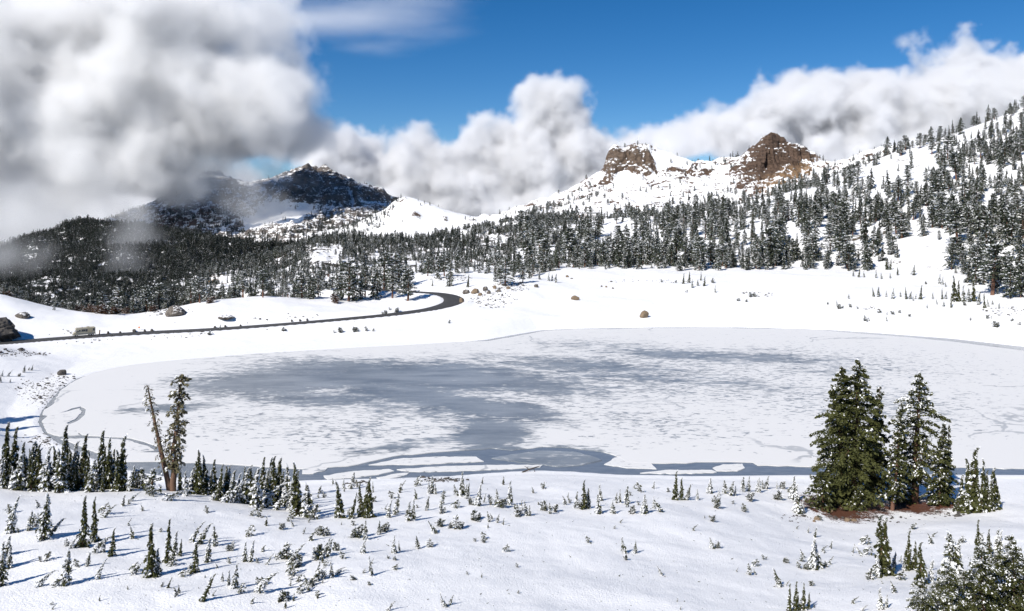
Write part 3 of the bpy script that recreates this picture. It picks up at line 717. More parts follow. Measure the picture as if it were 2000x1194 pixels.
V_BROK = mountain('mountain', 'dark broad mountain half hidden in cloud at left', brok_rows, 300, 140, 40, 300, rock_brokeoff, (700, 350), 60, 120)

left_rows = [
    [(-250, 760, 520), (0, 720, 540), (200, 700, 560), (400, 670, 580), (620, 640, 600)],
    [(-250, 620, 900), (0, 600, 950), (200, 588, 950), (400, 575, 950), (620, 560, 950)],
    [(-250, 560, 1300), (0, 540, 1350), (150, 520, 1350), (300, 512, 1350), (430, 512, 1350), (620, 520, 1350)],
    [(-250, 520, 1700), (0, 487, 1750), (60, 468, 1750), (100, 462, 1750), (130, 447, 1750), (200, 437, 1750), (260, 446, 1750), (330, 455, 1750), (430, 470, 1750), (520, 485, 1750), (620, 500, 1750)]]
V_LEFT = mountain('hill', 'dark wooded spur below the cloud at far left', left_rows, 240, 140, 34, 190, lambda px, py, V: (np.full(px.shape, 0.92), flat((0.034, 0.040, 0.036), px.shape)), (500, 200), 12, 60)

def rock_mid(px, py, V):
    r = np.full(px.shape, 0.62); c = flat((0.06, 0.052, 0.045), px.shape)
    o = softpoly(px, py, [(405, 560), (415, 545), (440, 542), (458, 550), (462, 562)], 5); o = np.maximum(o, softpoly(px, py, [(1052, 502), (1060, 494), (1072, 500), (1072, 512), (1058, 512)], 4))
    r = np.maximum(r, 0.66 * o); c = c * (1 - o[..., None]) + np.array((0.30, 0.18, 0.085)) * o[..., None]
    r = np.maximum(r, .62 * softpoly(px, py, [(595, 512), (612, 490), (640, 488), (660, 505), (640, 520)], 8))
    return r, c
mid_rows = [
    [(380, 690, 420), (550, 640, 420), (700, 600, 420), (900, 560, 430), (1120, 545, 440)],
    [(380, 580, 620), (550, 555, 620), (700, 540, 620), (900, 520, 620), (1120, 510, 600)],
    [(380, 555, 850), (550, 525, 850), (620, 497, 850), (700, 508, 850), (900, 490, 850), (1000, 480, 800), (1120, 480, 760)],
    [(380, 545, 1150), (500, 520, 1150), (600, 485, 1150), (660, 470, 1150), (750, 477, 1150), (820, 478, 1150), (900, 465, 1150), (960, 450, 1130), (1020, 436, 1100), (1120, 428, 1050)]]
V_MID = mountain('hill', 'dark forested rise between the road bend and the snow peaks', mid_rows, 240, 130, 14, 110, rock_mid, (400, 130), 10, 40)

# ---------------------------------------------------------------- conifers
def tube(path, rad, seg=7):
    path = np.asarray(path, float); n = len(path); rad = np.asarray(rad)
    a = np.linspace(0, 2 * math.pi, seg, endpoint=False)
    d = np.gradient(path, axis=0); d /= np.linalg.norm(d, axis=1)[:, None] + 1e-9
    ref = np.where(np.abs(d[:, 2:3]) > 0.9, np.array([[1.0, 0, 0]]), np.array([[0, 0, 1.0]]))
    s = np.cross(d, ref); s /= np.linalg.norm(s, axis=1)[:, None]; t = np.cross(s, d)
    V = path[:, None] + rad[:, None, None] * (np.cos(a)[None, :, None] * s[:, None] + np.sin(a)[None, :, None] * t[:, None])
    V = V.reshape(-1, 3)
    i = np.arange(n - 1)[:, None] * seg + np.arange(seg)[None]; j = np.arange(n - 1)[:, None] * seg + (np.arange(seg) + 1)[None] % seg
    return V, np.stack([i, j, j + seg, i + seg], -1).reshape(-1, 4)

def kites(Pc, D, N, ln, wd):
    """leaf-sized needle sprays: one folded four-cornered face each"""
    S = np.cross(D, N); S /= np.linalg.norm(S, axis=1)[:, None] + 1e-9
    ln = ln[:, None]; wd = wd[:, None]
    V = np.stack([Pc - D * ln * .35, Pc + S * wd - D * ln * .02, Pc + D * ln * .65, Pc - S * wd - D * ln * .02], 1).reshape(-1, 3)
    return V, np.arange(len(V)).reshape(-1, 4)

def conifer(seed, H=1.0, Rad=0.18, base=0.05, nb=70, nt=13, ts=0.045, snow=0.4, wind=2.6, prof='cone', droop=0.35, up=0.1, trunk=0.018, bend=0.0, tipdroop=0.0, spread=0.42, gap=0.0, green=None, bark=None, thick=0.5, snowtop=0.0, aspect=0.27, bendpow=1.8, density_top=1.0, snowsize=1.15):
    """tree of height H with base at the origin -> (trunk mesh, crown mesh)"""
    r = np.random.default_rng(seed)
    t = (np.arange(nb) + r.uniform(0, .9, nb)) / nb
    t = t ** density_top
    z0 = (base + (0.985 - base) * t) * H
    if prof == 'cone': pr = (1 - t) ** 0.8 * np.minimum(1, (t + .12) / .22) + 0.05
    elif prof == 'spire': pr = (1 - t) ** 1.15 * np.minimum(1, (t + .10) / .18) + 0.045
    elif prof == 'column': pr = np.minimum(1, (1 - t) / .45) ** .75 * np.minimum(1, (t + .25) / .4) + 0.04
    elif prof == 'dome': pr = np.sqrt(np.clip(1 - (t * 1.0) ** 2.6, 0, 1)) * np.minimum(1, (t + .30) / .45) + .06
    else: pr = np.full(nb, 0.6) * np.minimum(1, (1 - t) / .1 + .3)
    Lb = Rad * H * pr * r.uniform(.5, 1.22, nb)
    if gap > 0: Lb *= np.where(r.random(nb) < gap, r.uniform(.15, .5, nb), 1.0)
    az = np.arange(nb) * 2.39996 + r.normal(0, .35, nb)
    el = up + 0.55 * (t - .45) + r.normal(0, .10, nb)
    B = np.repeat(np.arange(nb), nt); m = len(B)
    s = np.sqrt(r.uniform(0.01, 1, m)) * 1.0
    s = np.where(r.random(m) < .35, r.uniform(0.02, 1, m), s)
    lat = r.normal(0, 1, m) * spread * (1.08 - s) * np.minimum(1, s * 3 + .15) * Lb[B]
    ca, sa = np.cos(az[B]), np.sin(az[B])
    rad = s * Lb[B]
    zo = r.normal(0, 1, m)
    zz = z0[B] + rad * np.tan(el[B]) - droop * rad * s + zo * ts * H * thick
    Pc = np.stack([ca * rad - sa * lat, sa * rad + ca * lat, zz], 1)
    da = az[B] + np.arctan2(lat, rad + .15 * Lb[B]) + r.normal(0, .5, m)
    slope = el[B] - 2 * droop * s * .8 + r.normal(0, .35, m)
    D = np.stack([np.cos(da) * np.cos(slope), np.sin(da) * np.cos(slope), np.sin(slope)], 1)
    N = r.normal(0, 1, (m, 3)) * .55 + np.array([0, 0, .9]); N /= np.linalg.norm(N, axis=1)[:, None]
    ln = ts * H * 1.9 * r.uniform(.6, 1.25, m) * (0.55 + .45 * np.minimum(1, Lb[B] / (Rad * H * .5)))
    wd = ln * aspect * r.uniform(.7, 1.2, m)
    # snow lies on the upper, windward sprays
    facing = .5 + .5 * np.cos(az[B] - wind)
    clump = r.random(nb)[B]
    psn = snow * (.35 + .9 * facing) * np.where(clump > .45, 1.55, .35) + snowtop * t[B] ** 3 * np.where(clump > .5, 1.6, .4)
    issn = r.random(m) < psn * np.where(zo > 0, 1.75, .35)
    Pc[:, 2] += np.where(issn, ts * H * .45, 0)
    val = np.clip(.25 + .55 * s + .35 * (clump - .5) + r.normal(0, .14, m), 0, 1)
    V, Fq = kites(Pc, D, N, ln * np.where(issn, 1.05, 1.0), wd * np.where(issn, snowsize, 1.0))
    # stem
    k = 9; tz = np.linspace(-0.04, 0.98, k) * H
    path = np.stack([r.normal(0, .004, k) * H, r.normal(0, .004, k) * H, tz], 1)
    TV, TF = tube(path, trunk * H * (1.02 - np.linspace(0, 1, k)) ** .8 + 0.0015 * H * 0 + .002 * H, 7)
    # a few bough sticks
    sel = r.choice(nb, min(nb, 26), replace=False); BV, BF, off = [TV], [TF], len(TV)
    for i in sel:
        q = np.linspace(0, .8, 3) * Lb[i]
        p_ = np.stack([math.cos(az[i]) * q, math.sin(az[i]) * q, z0[i] + q * math.tan(el[i]) - droop * q * q / max(Lb[i], 1e-6)], 1)
        v_, f_ = tube(p_, np.array([.28, .16, .05]) * trunk * H * (1.05 - t[i]), 4)
        BV.append(v_); BF.append(f_ + off); off += len(v_)
    TV, TF = np.concatenate(BV), np.concatenate(BF)
    for A in (V, TV):
        h = np.clip(A[:, 2] / H, -.05, 1.1)
        A[:, 0] += bend * H * np.sign(h) * np.abs(h) ** bendpow
        A[:, 2] -= .5 * abs(bend) * H * np.clip(h, 0, 2) ** (bendpow + .6) * abs(bend)
        if tipdroop:
            u = np.clip((h - .86) / .14, 0, 1.3); A[:, 0] += tipdroop * H * u ** 2; A[:, 2] -= .35 * tipdroop * H * u ** 3
    tm = make_mesh('trunk', TV, TF, [bark or M_BARK], smooth=True)
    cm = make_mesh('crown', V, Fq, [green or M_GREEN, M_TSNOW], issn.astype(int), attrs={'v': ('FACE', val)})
    return tm, cm

M_RUSSET = material('russet_shrub_foliage', m_foliage((0.05, 0.03, 0.02, 1), (0.17, 0.09, 0.05, 1)))
def bush(seed, n=5, snow=.45, green=None):
    """low many-stemmed growth, height about 1"""
    r = np.random.default_rng(seed); VV, FF, MM, AA, TV, TF = [], [], [], [], [], []; o1 = o2 = 0
    for i in range(n):
        h = r.uniform(.45, 1.0) if i else 1.0
        tm, cm = conifer(seed * 31 + i, 1.0, .30, .0, 24, 18, .07, snow, prof='column', droop=.2, up=.5, trunk=.022, bend=r.normal(.15, .3), gap=.25)
        ang = r.uniform(0, 6.28); rr = r.uniform(.1, .45) if i else 0
        for me, acc in ((cm, 0), (tm, 1)):
            co = np.empty(len(me.vertices) * 3, np.float32); me.vertices.foreach_get('co', co); co = co.reshape(-1, 3) * h + np.array([math.cos(ang) * rr, math.sin(ang) * rr, 0])
            fi = np.empty(len(me.loops), np.int32); me.loops.foreach_get('vertex_index', fi); fi = fi.reshape(-1, 4)
            if acc == 0:
                mi = np.empty(len(me.polygons), np.int32); me.polygons.foreach_get('material_index', mi)
                v = np.empty(len(me.polygons), np.float32); me.attributes['v'].data.foreach_get('value', v)
                VV.append(co); FF.append(fi + o1); o1 += len(co); MM.append(mi); AA.append(v)
            else: TV.append(co); TF.append(fi + o2); o2 += len(co)
            bpy.data.meshes.remove(me)
    return (make_mesh('trunk', np.concatenate(TV), np.concatenate(TF), [M_BARK]),
            make_mesh('crown', np.concatenate(VV), np.concatenate(FF), [green or M_GREEN, M_TSNOW], np.concatenate(MM), attrs={'v': ('FACE', np.concatenate(AA))}))

def join_parts(name, tm, cm):
    out = []
    for me in (tm, cm):
        co = np.empty(len(me.vertices) * 3, np.float32); me.vertices.foreach_get('co', co)
        fi = np.empty(len(me.loops), np.int32); me.loops.foreach_get('vertex_index', fi); out.append((co.reshape(-1, 3), fi.reshape(-1, 4)))
    mi = np.empty(len(cm.polygons), np.int32); cm.polygons.foreach_get('material_index', mi)
    v = np.empty(len(cm.polygons), np.float32); cm.attributes['v'].data.foreach_get('value', v)
    nt_ = len(out[0][1])
    return make_mesh(name, np.concatenate([out[0][0], out[1][0]]), np.concatenate([out[0][1], out[1][1] + len(out[0][0])]),
                     [tm.materials[0], cm.materials[0], cm.materials[1]], np.concatenate([np.zeros(nt_, int), mi + 1]), attrs={'v': ('FACE', np.concatenate([np.zeros(nt_), v]))})

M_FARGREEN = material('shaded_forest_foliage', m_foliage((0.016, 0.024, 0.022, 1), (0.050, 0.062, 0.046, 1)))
PROTO = {
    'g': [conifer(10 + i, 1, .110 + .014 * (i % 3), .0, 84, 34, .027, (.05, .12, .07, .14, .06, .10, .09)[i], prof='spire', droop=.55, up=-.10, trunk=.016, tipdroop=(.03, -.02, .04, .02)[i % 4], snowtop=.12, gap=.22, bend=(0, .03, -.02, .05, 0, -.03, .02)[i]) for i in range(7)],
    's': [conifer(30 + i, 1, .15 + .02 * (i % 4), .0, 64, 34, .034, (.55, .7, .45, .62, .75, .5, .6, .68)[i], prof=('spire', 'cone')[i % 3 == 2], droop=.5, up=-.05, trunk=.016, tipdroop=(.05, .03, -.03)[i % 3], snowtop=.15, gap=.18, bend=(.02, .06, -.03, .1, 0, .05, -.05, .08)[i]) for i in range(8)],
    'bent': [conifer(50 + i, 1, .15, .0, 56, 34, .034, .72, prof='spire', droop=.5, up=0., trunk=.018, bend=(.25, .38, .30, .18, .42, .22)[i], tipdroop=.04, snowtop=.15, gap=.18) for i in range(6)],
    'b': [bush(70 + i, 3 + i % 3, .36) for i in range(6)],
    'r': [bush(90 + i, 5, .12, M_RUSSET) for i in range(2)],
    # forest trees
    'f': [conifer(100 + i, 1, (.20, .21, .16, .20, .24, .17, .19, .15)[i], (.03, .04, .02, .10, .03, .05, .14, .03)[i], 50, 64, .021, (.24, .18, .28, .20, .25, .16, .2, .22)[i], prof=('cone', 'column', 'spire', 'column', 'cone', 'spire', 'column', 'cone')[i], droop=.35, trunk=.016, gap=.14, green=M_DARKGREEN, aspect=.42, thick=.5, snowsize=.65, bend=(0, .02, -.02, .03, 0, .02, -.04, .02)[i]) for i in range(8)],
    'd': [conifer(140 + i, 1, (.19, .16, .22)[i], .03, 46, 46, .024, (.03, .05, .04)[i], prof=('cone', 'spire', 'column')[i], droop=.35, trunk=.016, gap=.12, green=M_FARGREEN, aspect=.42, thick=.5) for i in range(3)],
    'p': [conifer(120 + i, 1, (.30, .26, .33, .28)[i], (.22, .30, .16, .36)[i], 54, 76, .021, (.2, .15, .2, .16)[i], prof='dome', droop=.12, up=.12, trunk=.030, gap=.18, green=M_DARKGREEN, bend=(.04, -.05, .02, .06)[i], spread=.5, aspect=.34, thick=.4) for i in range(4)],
}
GROUP_COUNT = {}
def place_tree(name, kind, i, base, h, tilt, label, cat, group, rot=None, widen=1.0, parts=True):
    tm, cm = PROTO[kind][i % len(PROTO[kind])]
    e = link(name, None, label=label, cat=cat, group=group)
    e.rotation_mode = 'QUATERNION'
    e.rotation_quaternion = Quaternion((0, 1, 0), tilt) @ Quaternion((0, 0, 1), random.uniform(-.7, .7) if rot is None else rot)
    e.location = base; e.scale = (h * widen, h * widen, h)
    link('trunk', tm, e); link('crown', cm, e)
    return e

def conv(lst, scale, ox, oy):
    out = []
    for t in lst:
        bx, by, tx, ty = [v / scale for v in t[:4]]
        out.append((bx + ox, by + oy, tx + ox, ty + oy, t[4] if len(t) > 4 else 's'))
    return out
A = 2.3229
ROW_L = conv([(20,600,35,340,'g'),(60,600,72,360,'g'),(100,600,110,430,'g'),(140,610,148,430,'g'),(200,610,210,450),(240,615,255,480),(185,600,175,460),(300,615,302,355,'g'),(340,600,345,430),(270,600,275,470),(375,600,385,390,'g'),(405,610,420,500),(460,640,465,375,'g'),(495,640,490,410,'g'),(440,630,430,530),(545,620,545,405,'g'),(520,620,510,480),(590,650,605,540),(650,640,640,560,'b'),(690,630,680,570,'b'),
  (0,600,8,470,'g'),(80,605,85,480),(120,605,128,500),(160,610,160,430,'g'),(320,610,322,480),(360,610,365,480),(220,612,222,500),(280,612,288,420,'g'),(390,612,400,470,'g'),(475,640,478,450,'g')], A, 0, 680)
ROW_R = conv([(790,650,795,580,'g'),(818,640,818,545,'g'),(845,640,845,560),(880,660,897,470,'g'),(905,665,905,480,'g'),(935,665,930,495,'g'),(970,640,972,505,'g'),(995,650,1000,530,'g'),(1020,650,1035,540,'g'),(1045,660,1055,580),(1080,660,1080,570),(1110,670,1110,540,'g'),(1140,670,1140,535,'g'),(1160,660,1160,545),(1190,690,1197,495,'g'),(1220,690,1222,500,'g'),(1245,690,1245,495,'g'),(1268,690,1270,500,'g'),(1300,720,1310,540),(1345,760,1345,530,'g'),(1355,750,1350,560,'g'),(1330,740,1325,600),(1395,770,1400,620),(1425,775,1430,720,'b'),
  (740,690,850,640),(960,690,1010,620),(1010,700,1100,600),(1060,690,1120,610),(1120,700,1180,620),(1200,720,1260,590),(1250,735,1310,640),(590,695,625,645),(865,660,868,540),(950,665,955,560),(1205,700,1210,560),(1235,700,1238,560),(1280,710,1285,560,'g'),(1315,735,1318,580)], A, 0, 680)
FIELD_L = conv([(40,840,75,670),(130,830,150,745),(160,810,185,770,'b'),(195,870,210,670),(225,850,300,770),(375,905,388,675,'g'),(432,880,428,680,'g'),(320,910,340,850),(470,770,525,700),(420,930,500,850),(505,945,520,820,'g'),(465,930,480,860),(300,900,300,870,'b'),(30,940,40,850),(10,1000,20,880),(4,1080,8,930),(40,1000,48,900),(210,965,225,930,'b'),(165,1085,235,1010),(240,1085,300,1000),(290,1080,320,920),(395,990,405,930),(440,1050,480,955),(600,1030,650,950),(685,1040,685,800,'g'),(715,1030,720,910),(762,975,765,775,'g'),(790,940,800,830),(815,945,822,870,'g')], A, 0, 680)
FIELD_M = conv([(870,880,920,780),(905,890,960,790),(880,1020,895,880,'g'),(940,970,950,860),(975,900,975,810),(850,1020,870,970),(735,1085,740,1065,'b'),(760,1090,780,1040,'g'),(920,1150,970,1025,'g'),(1010,1060,1005,1020),(1060,1090,1080,980),(1035,1080,1040,1010),(1110,970,1110,880),(1135,970,1150,870),(1035,920,1045,895,'b'),(1170,1110,1255,985),(1210,985,1240,930),(1255,960,1310,870),(1320,990,1360,880),(1300,960,1300,900,'b'),(1355,990,1370,950,'b'),(1435,960,1440,890),(1475,940,1495,860),(1430,1055,1455,965),(1355,1115,1400,1060),(1420,1080,1420,1050,'b'),(1500,1040,1503,980),(1520,1020,1565,990),(1275,1150,1320,1130,'b'),(1600,1055,1590,1035,'b'),(1330,810,1315,775),(1275,825,1272,800,'b'),(1375,845,1385,810),(1455,845,1460,815,'b')], A, 0, 680)
SHORE_M = conv([(1470,680,1465,655,'b'),(1535,640,1520,600),(1560,640,1557,590),(1590,640,1610,565),(1545,770,1535,610,'g'),(1590,775,1615,660,'g')], A, 0, 680) + conv([
  (300,655,295,470,'g'),(325,660,325,470,'g'),(350,660,345,440,'g'),(365,520,365,460),(345,655,360,500,'g'),(450,660,465,560),(490,645,515,530),(565,680,560,570),(590,680,595,560),(665,620,675,540),(700,525,690,430),(680,530,680,450),(715,530,712,470),(750,590,765,510),(760,635,735,600,'b'),(840,540,810,480),(865,545,865,405),(890,555,900,470),(920,590,910,550,'b'),(950,595,960,475),(985,575,995,525),(1025,590,1030,540,'b'),(1060,555,1058,500),(1090,605,1078,565,'b'),(1130,590,1132,460),(1185,650,1155,600,'b'),(1225,650,1215,570),(1240,650,1235,590),(1330,620,1325,575,'b'),(1355,640,1355,580),(1385,630,1385,590,'b'),(1290,590,1287,575,'b')], 2.857, 600, 780)
SHORE_R = conv([(1435,580,1435,565,'b'),(1465,580,1463,555,'b'),(1545,615,1547,455,'g'),(1520,610,1495,570,'b'),(1565,610,1565,500),(1575,610,1580,560),(1635,565,1630,475),(1630,640,1612,530),(1700,640,1700,560),(1715,640,1705,570),(1745,580,1745,505),(1725,580,1722,520),(1780,585,1783,485),(1820,640,1825,600,'b'),(1880,640,1875,530),(1895,630,1890,560),(1935,610,1930,540),(1975,630,1940,560)], 2.857, 600, 780) + conv([
  (45,690,42,560,'g'),(75,690,72,590,'g'),(95,690,110,620),(145,690,145,640),(200,660,198,590),(235,730,225,690,'b'),(245,670,240,635),(270,660,270,600),(295,670,300,600),(315,670,318,625),(350,650,350,585),(375,650,375,580),(360,745,360,725,'b'),(385,695,390,660,'b'),(420,655,420,590),(455,640,460,580),(440,640,440,600),(505,640,505,605),(515,690,510,650,'b'),(535,640,535,610,'b'),(580,690,575,580),(600,750,590,620),(625,750,620,690)], A, 1300, 680)
FIELD_C = conv([(60,760,50,730,'b'),(95,765,100,720,'b'),(65,880,45,820,'b'),(105,880,125,775),(150,845,190,820,'b'),(40,1015,80,905),(85,1000,105,960,'b'),(140,1000,130,910),(160,980,210,940),(310,860,320,770),(320,785,330,680),(280,770,280,710,'b'),(400,755,400,680),(430,740,450,700,'b'),(360,990,345,880),(485,860,480,760),(515,850,510,790),(450,890,450,875,'b'),(490,900,490,878,'b'),(480,950,510,915),(270,1010,235,985),(345,1040,340,1020,'b'),(620,835,605,765),(680,825,680,785,'b'),(720,750,670,685),(750,710,745,670,'b'),(830,725,830,660,'b'),(800,720,790,690,'b'),(865,720,870,690,'b'),(935,680,900,640,'b'),(955,670,965,640,'b'),(1015,685,1008,625),(1060,690,1065,640),(935,795,933,775,'b'),(980,800,980,780,'b'),(770,1160,735,1085),(795,1150,810,1090),(450,1180,485,1120)], 2.857, 600, 780)
FIELD_R = conv([(1775,860,1745,775),(1830,860,1830,795),(1780,900,1760,880,'b'),(1980,985,1955,930)], 2.857, 600, 780) + conv([
  (690,780,690,760,'b'),(645,840,650,810),(215,790,210,765,'b'),(215,910,195,860),(240,910,238,880,'b'),(445,960,443,940,'b'),(540,975,535,955,'b'),(380,1030,378,975),(410,1030,395,1000),(520,1085,487,1005),(545,1080,565,1050),(660,1080,650,1060,'b'),(670,1005,665,870),(700,1000,668,870),(640,1005,620,985,'b'),(730,995,720,970,'b'),(895,945,855,890),(985,1030,975,765,'g'),(1000,1030,995,770,'g'),(960,1040,955,940),(1030,1010,1040,930),(930,1050,915,1010,'b'),(985,1070,975,1050),(565,1194,560,1070,'g'),(595,1194,593,1060,'g'),(622,1190,625,1070,'g'),(650,1185,652,1110,'g'),(675,1180,672,1155,'g'),(975,1185,970,1090),(1000,1180,1005,1120),(890,1194,915,1155)], A, 1300, 680)
CORNER = conv([(1100,1010,1105,830,'g'),(1125,1005,1130,880,'g'),(1085,1010,1080,940),(1160,1075,1158,885,'g'),(1205,1060,1200,970),(1295,1050,1297,840),(1315,1050,1315,860),(1335,1030,1330,900),(1420,950,1417,780,'g'),(1440,950,1440,840),(1468,950,1468,825,'g'),(1505,940,1505,820),(1520,940,1515,830)], A, 1300, 680)
CLUMP = conv([(1315,740,1320,660,'g'),(1340,745,1345,580,'g'),(1375,745,1378,510,'g'),(1395,745,1397,455,'g'),(1432,745,1437,515,'g'),(1460,740,1460,560,'g'),(1487,735,1487,545,'g'),(1505,730,1500,580,'g'),(1415,745,1415,560,'g'),(1475,740,1472,600,'g')], A, 1300, 680)
B_ = 2.353
PLATEAU = conv([(435,835,435,785,'g'),(460,830,465,780,'g'),(475,855,475,815),(515,820,515,780,'g'),(530,845,535,800,'g'),(500,845,500,815),(570,830,568,810,'b'),(580,875,580,840),(450,875,455,865,'b'),(400,830,400,820,'b'),(335,828,335,815,'b'),(745,895,748,875,'b'),(765,895,765,880,'b'),(690,915,690,908,'b'),(725,918,725,910,'b')], B_, 1150, 200)
PLATEAU_R = conv([(1310,895,1305,855,'g'),(1330,895,1330,850),(1365,895,1368,865),(1395,905,1398,855),(1432,895,1432,870),(1460,905,1455,850,'g'),(1475,905,1480,870),(1490,915,1490,885),(1525,905,1528,840,'g'),(1500,905,1505,880),(1195,905,1193,880),(1100,930,1100,918,'b'),(1140,935,1138,908),(1155,950,1155,930,'b'),(1200,943,1200,928,'b'),(1235,950,1235,940,'b'),(1270,1008,1270,985,'b'),(1290,1008,1285,990),(1335,968,1335,958,'b'),(1370,1008,1367,985),(1370,978,1370,963),(1395,975,1393,960,'b'),(1430,970,1430,958,'b'),(1475,985,1475,975,'b'),(1555,948,1553,928),(1580,905,1580,875),(1600,930,1598,905),(1625,905,1622,855,'g'),(1640,905,1640,870),(1665,945,1665,890,'g'),(1630,940,1633,915),(1680,915,1680,800,'g'),(1700,915,1698,820,'g'),(1720,915,1720,840),(1745,920,1748,860),(1770,915,1768,810,'g'),(1790,930,1795,870),(1820,945,1815,880,'g'),(1835,940,1832,905),(1725,935,1722,920,'b'),(1885,950,1885,925),(1855,930,1855,910),(1850,1000,1850,985),(1830,995,1830,980,'b'),(1865,1035,1865,1010,'b'),(1880,1035,1882,1020),(1980,1025,1980,1010,'b'),(1945,1008,1943,1000,'b'),(1755,1003,1753,995,'b'),
  (1240,805,1245,760,'g'),(1265,805,1262,775),(1215,800,1215,775),(1320,810,1320,770),(1345,812,1340,785),(1385,810,1385,785),(1420,795,1420,755,'g'),(1490,795,1492,745),(1370,770,1365,710,'g'),(1385,770,1388,720,'g'),(1580,765,1578,750,'b'),(1610,835,1612,790),(1625,840,1625,800),(1550,838,1550,825,'b'),(1640,850,1640,825)], B_, 1150, 200)
ROADSIDE = conv([(185,1140,185,1110,'b'),(150,1140,150,1130,'b'),(260,1135,260,1110,'b'),(330,1130,330,1105,'b'),(370,1130,370,1115,'b'),(790,1085,785,1068,'b'),(430,1040,430,1015,'b'),(497,1025,497,1000,'b'),(458,1012,458,1000,'b'),(695,880,697,840,'g'),(893,885,893,815,'g'),(990,810,990,790,'b'),(1340,850,1340,800),(1380,860,1378,810),(1360,850,1362,815)], 2.843, 600, 250) + conv([(1575,990,1575,970,'b'),(1222,980,1222,950),(1165,1010,1160,990,'b')], 2.843, 0, 300)
LEFTSHORE = conv([(290,800,300,715),(385,775,400,705),(350,770,365,745,'b'),(95,850,145,755),(25,850,35,770),(5,920,10,820),(120,920,130,870),(235,850,245,815,'b')], 6.25, 0, 600)

def ordinal(n): return '%d%s' % (n, 'th' if 10 <= n % 100 <= 20 else {1: 'st', 2: 'nd', 3: 'rd'}.get(n % 10, 'th'))
_rr = random.Random(11)
for _ in range(34):
    x = _rr.uniform(0, 555); h_ = _rr.uniform(70, 170); y = 598 + .05 * x + _rr.uniform(0, 18)
    ROW_L += conv([(x, y, x + _rr.uniform(-8, 12), y - h_, _rr.choice('gggs'))], A, 0, 680)
for _ in range(20):
    x = _rr.uniform(860, 1380); h_ = _rr.uniform(60, 140); y = 655 + max(0, x - 1100) * .3 + _rr.uniform(0, 18)
    ROW_R += conv([(x, y, x + _rr.uniform(-6, 30), y - h_, _rr.choice('ggs'))], A, 0, 680)
REGIONS = [
    (ROW_L, 'in row left of bare tree pair', 'saplings in the row left of the bare trees'),
    (ROW_R, 'in row right of bare tree pair', 'saplings in the row right of the bare trees'),
    (FIELD_L, 'on the lower left snow slope', 'saplings on the lower left slope'),
    (FIELD_M, 'below the bare tree row', 'saplings below the bare trees row'),
    (FIELD_C, 'on the bottom centre snow slope', 'saplings on the centre slope'),
    (SHORE_M, 'on the near shore left of centre', 'saplings along the near shore, left of centre'),
    (SHORE_R, 'on near shore before tall conifers', 'saplings along the near shore, right of centre'),
    (FIELD_R, 'on snow below tall conifers', 'saplings on the lower right snow'),
    (CORNER, 'beside the snow laden corner pines', 'saplings in the bottom right corner'),
    (CLUMP, 'in clump right of tall conifers', 'clump of young conifers beside the tall ones'),
    (PLATEAU, 'on the plateau beyond the lake', 'young trees on the plateau'),
    (PLATEAU_R, 'on far right shore below forest', 'young trees on the far right shore'),
    (ROADSIDE, 'beside the far road and its bend', 'young trees by the road'),
    (LEFTSHORE, 'on the left bank above the shore', 'young trees on the left bank')]
LOOK = {'g': 'upright dark green young conifer', 's': 'snow plastered young conifer', 'bent': 'bent snowy young conifer', 'leanl': 'snowy young conifer leaning left', 'b': 'low snow flecked conifer shrub'}
TREE_SPOTS = []
for lst, where, grp in REGIONS:
    seen = {}
    for n, (bx, by, tx, ty, kd) in enumerate(sorted(lst, key=lambda t: (t[0] + t[2]) / 2)):
        p = hit(bx, by)
        sc_ = p[1] / F
        if lst in (ROW_L, ROW_R) and p[1] > 93:             # the row stands on the crest of the bank, not down at the water
            dd = random.uniform(84, 93); x = (bx - CX) / F * dd; p = np.array([x, dd, ground_z(x, dd)[0]]); sc_ = dd / F
            by = HOR - (p[2] - HCAM) / sc_; ty = min(ty, by - 22)
        hpx = math.hypot(tx - bx, ty - by); h = max(hpx, 5) * sc_ * (1.06 if kd != 'b' else 1.15)
        tilt = math.atan2(tx - bx, max(by - ty, 1))
        look = kd; wid = 1.0
        if kd == 's':
            wid = random.uniform(.95, 1.4)
            if tilt > .3: kd, look = 'bent', 'bent'; tilt -= .22
            elif tilt < -.3: look = 'leanl'
        if kd == 'g': wid = random.uniform(1.0, 1.4)
        if kd == 'b': tilt *= .3
        tilt = max(-1.0, min(1.0, tilt))
        p[2] -= 0.03 * h
        seen[look] = seen.get(look, 0) + 1
        lab = '%s, %s from left %s' % (LOOK[look], ordinal(seen[look]), where)
        if kd == 'b': place_tree('conifer_shrub', 'b', n, p, h, tilt, lab, 'shrub', grp, rot=random.uniform(-3, 3), widen=random.uniform(1.0, 1.4))
        else: place_tree('young_conifer', kd, n + len(lst), p, h, tilt, lab, 'sapling', grp, rot=random.uniform(-.5, .5), widen=wid)

# ---------------------------------------------------------------- the tall conifers on the right shore
def hero(name, label, foot, top, seed, grp, dmax=450, **kw):
    p = hit(*foot)
    if p[1] > dmax: p = np.array([(foot[0] - CX) / F * dmax, dmax, ground_z((foot[0] - CX) / F * dmax, dmax)[0]]); foot = (foot[0], HOR - (p[2] - HCAM) * F / dmax)
    s = p[1] / F; h = (foot[1] - top[1]) * s
    tm, cm = conifer(seed, h, **kw)
    e = link(name, None, label=label, cat='tree', group=grp)
    e.location = (p[0], p[1], p[2] - .15)
    e.rotation_euler = (0, math.atan2(top[0] - foot[0], foot[1] - top[1]), 0)
    link('trunk', tm, e); link('crown', cm, e)
    return e
def q6(x, y): return (x / A + 1300, y / A + 680)
GT = 'tall conifers on the right shore'
HB = dict(green=M_GREEN, droop=.30, up=.02, gap=.12, thick=.5, spread=.40, snowsize=.9, aspect=.34)
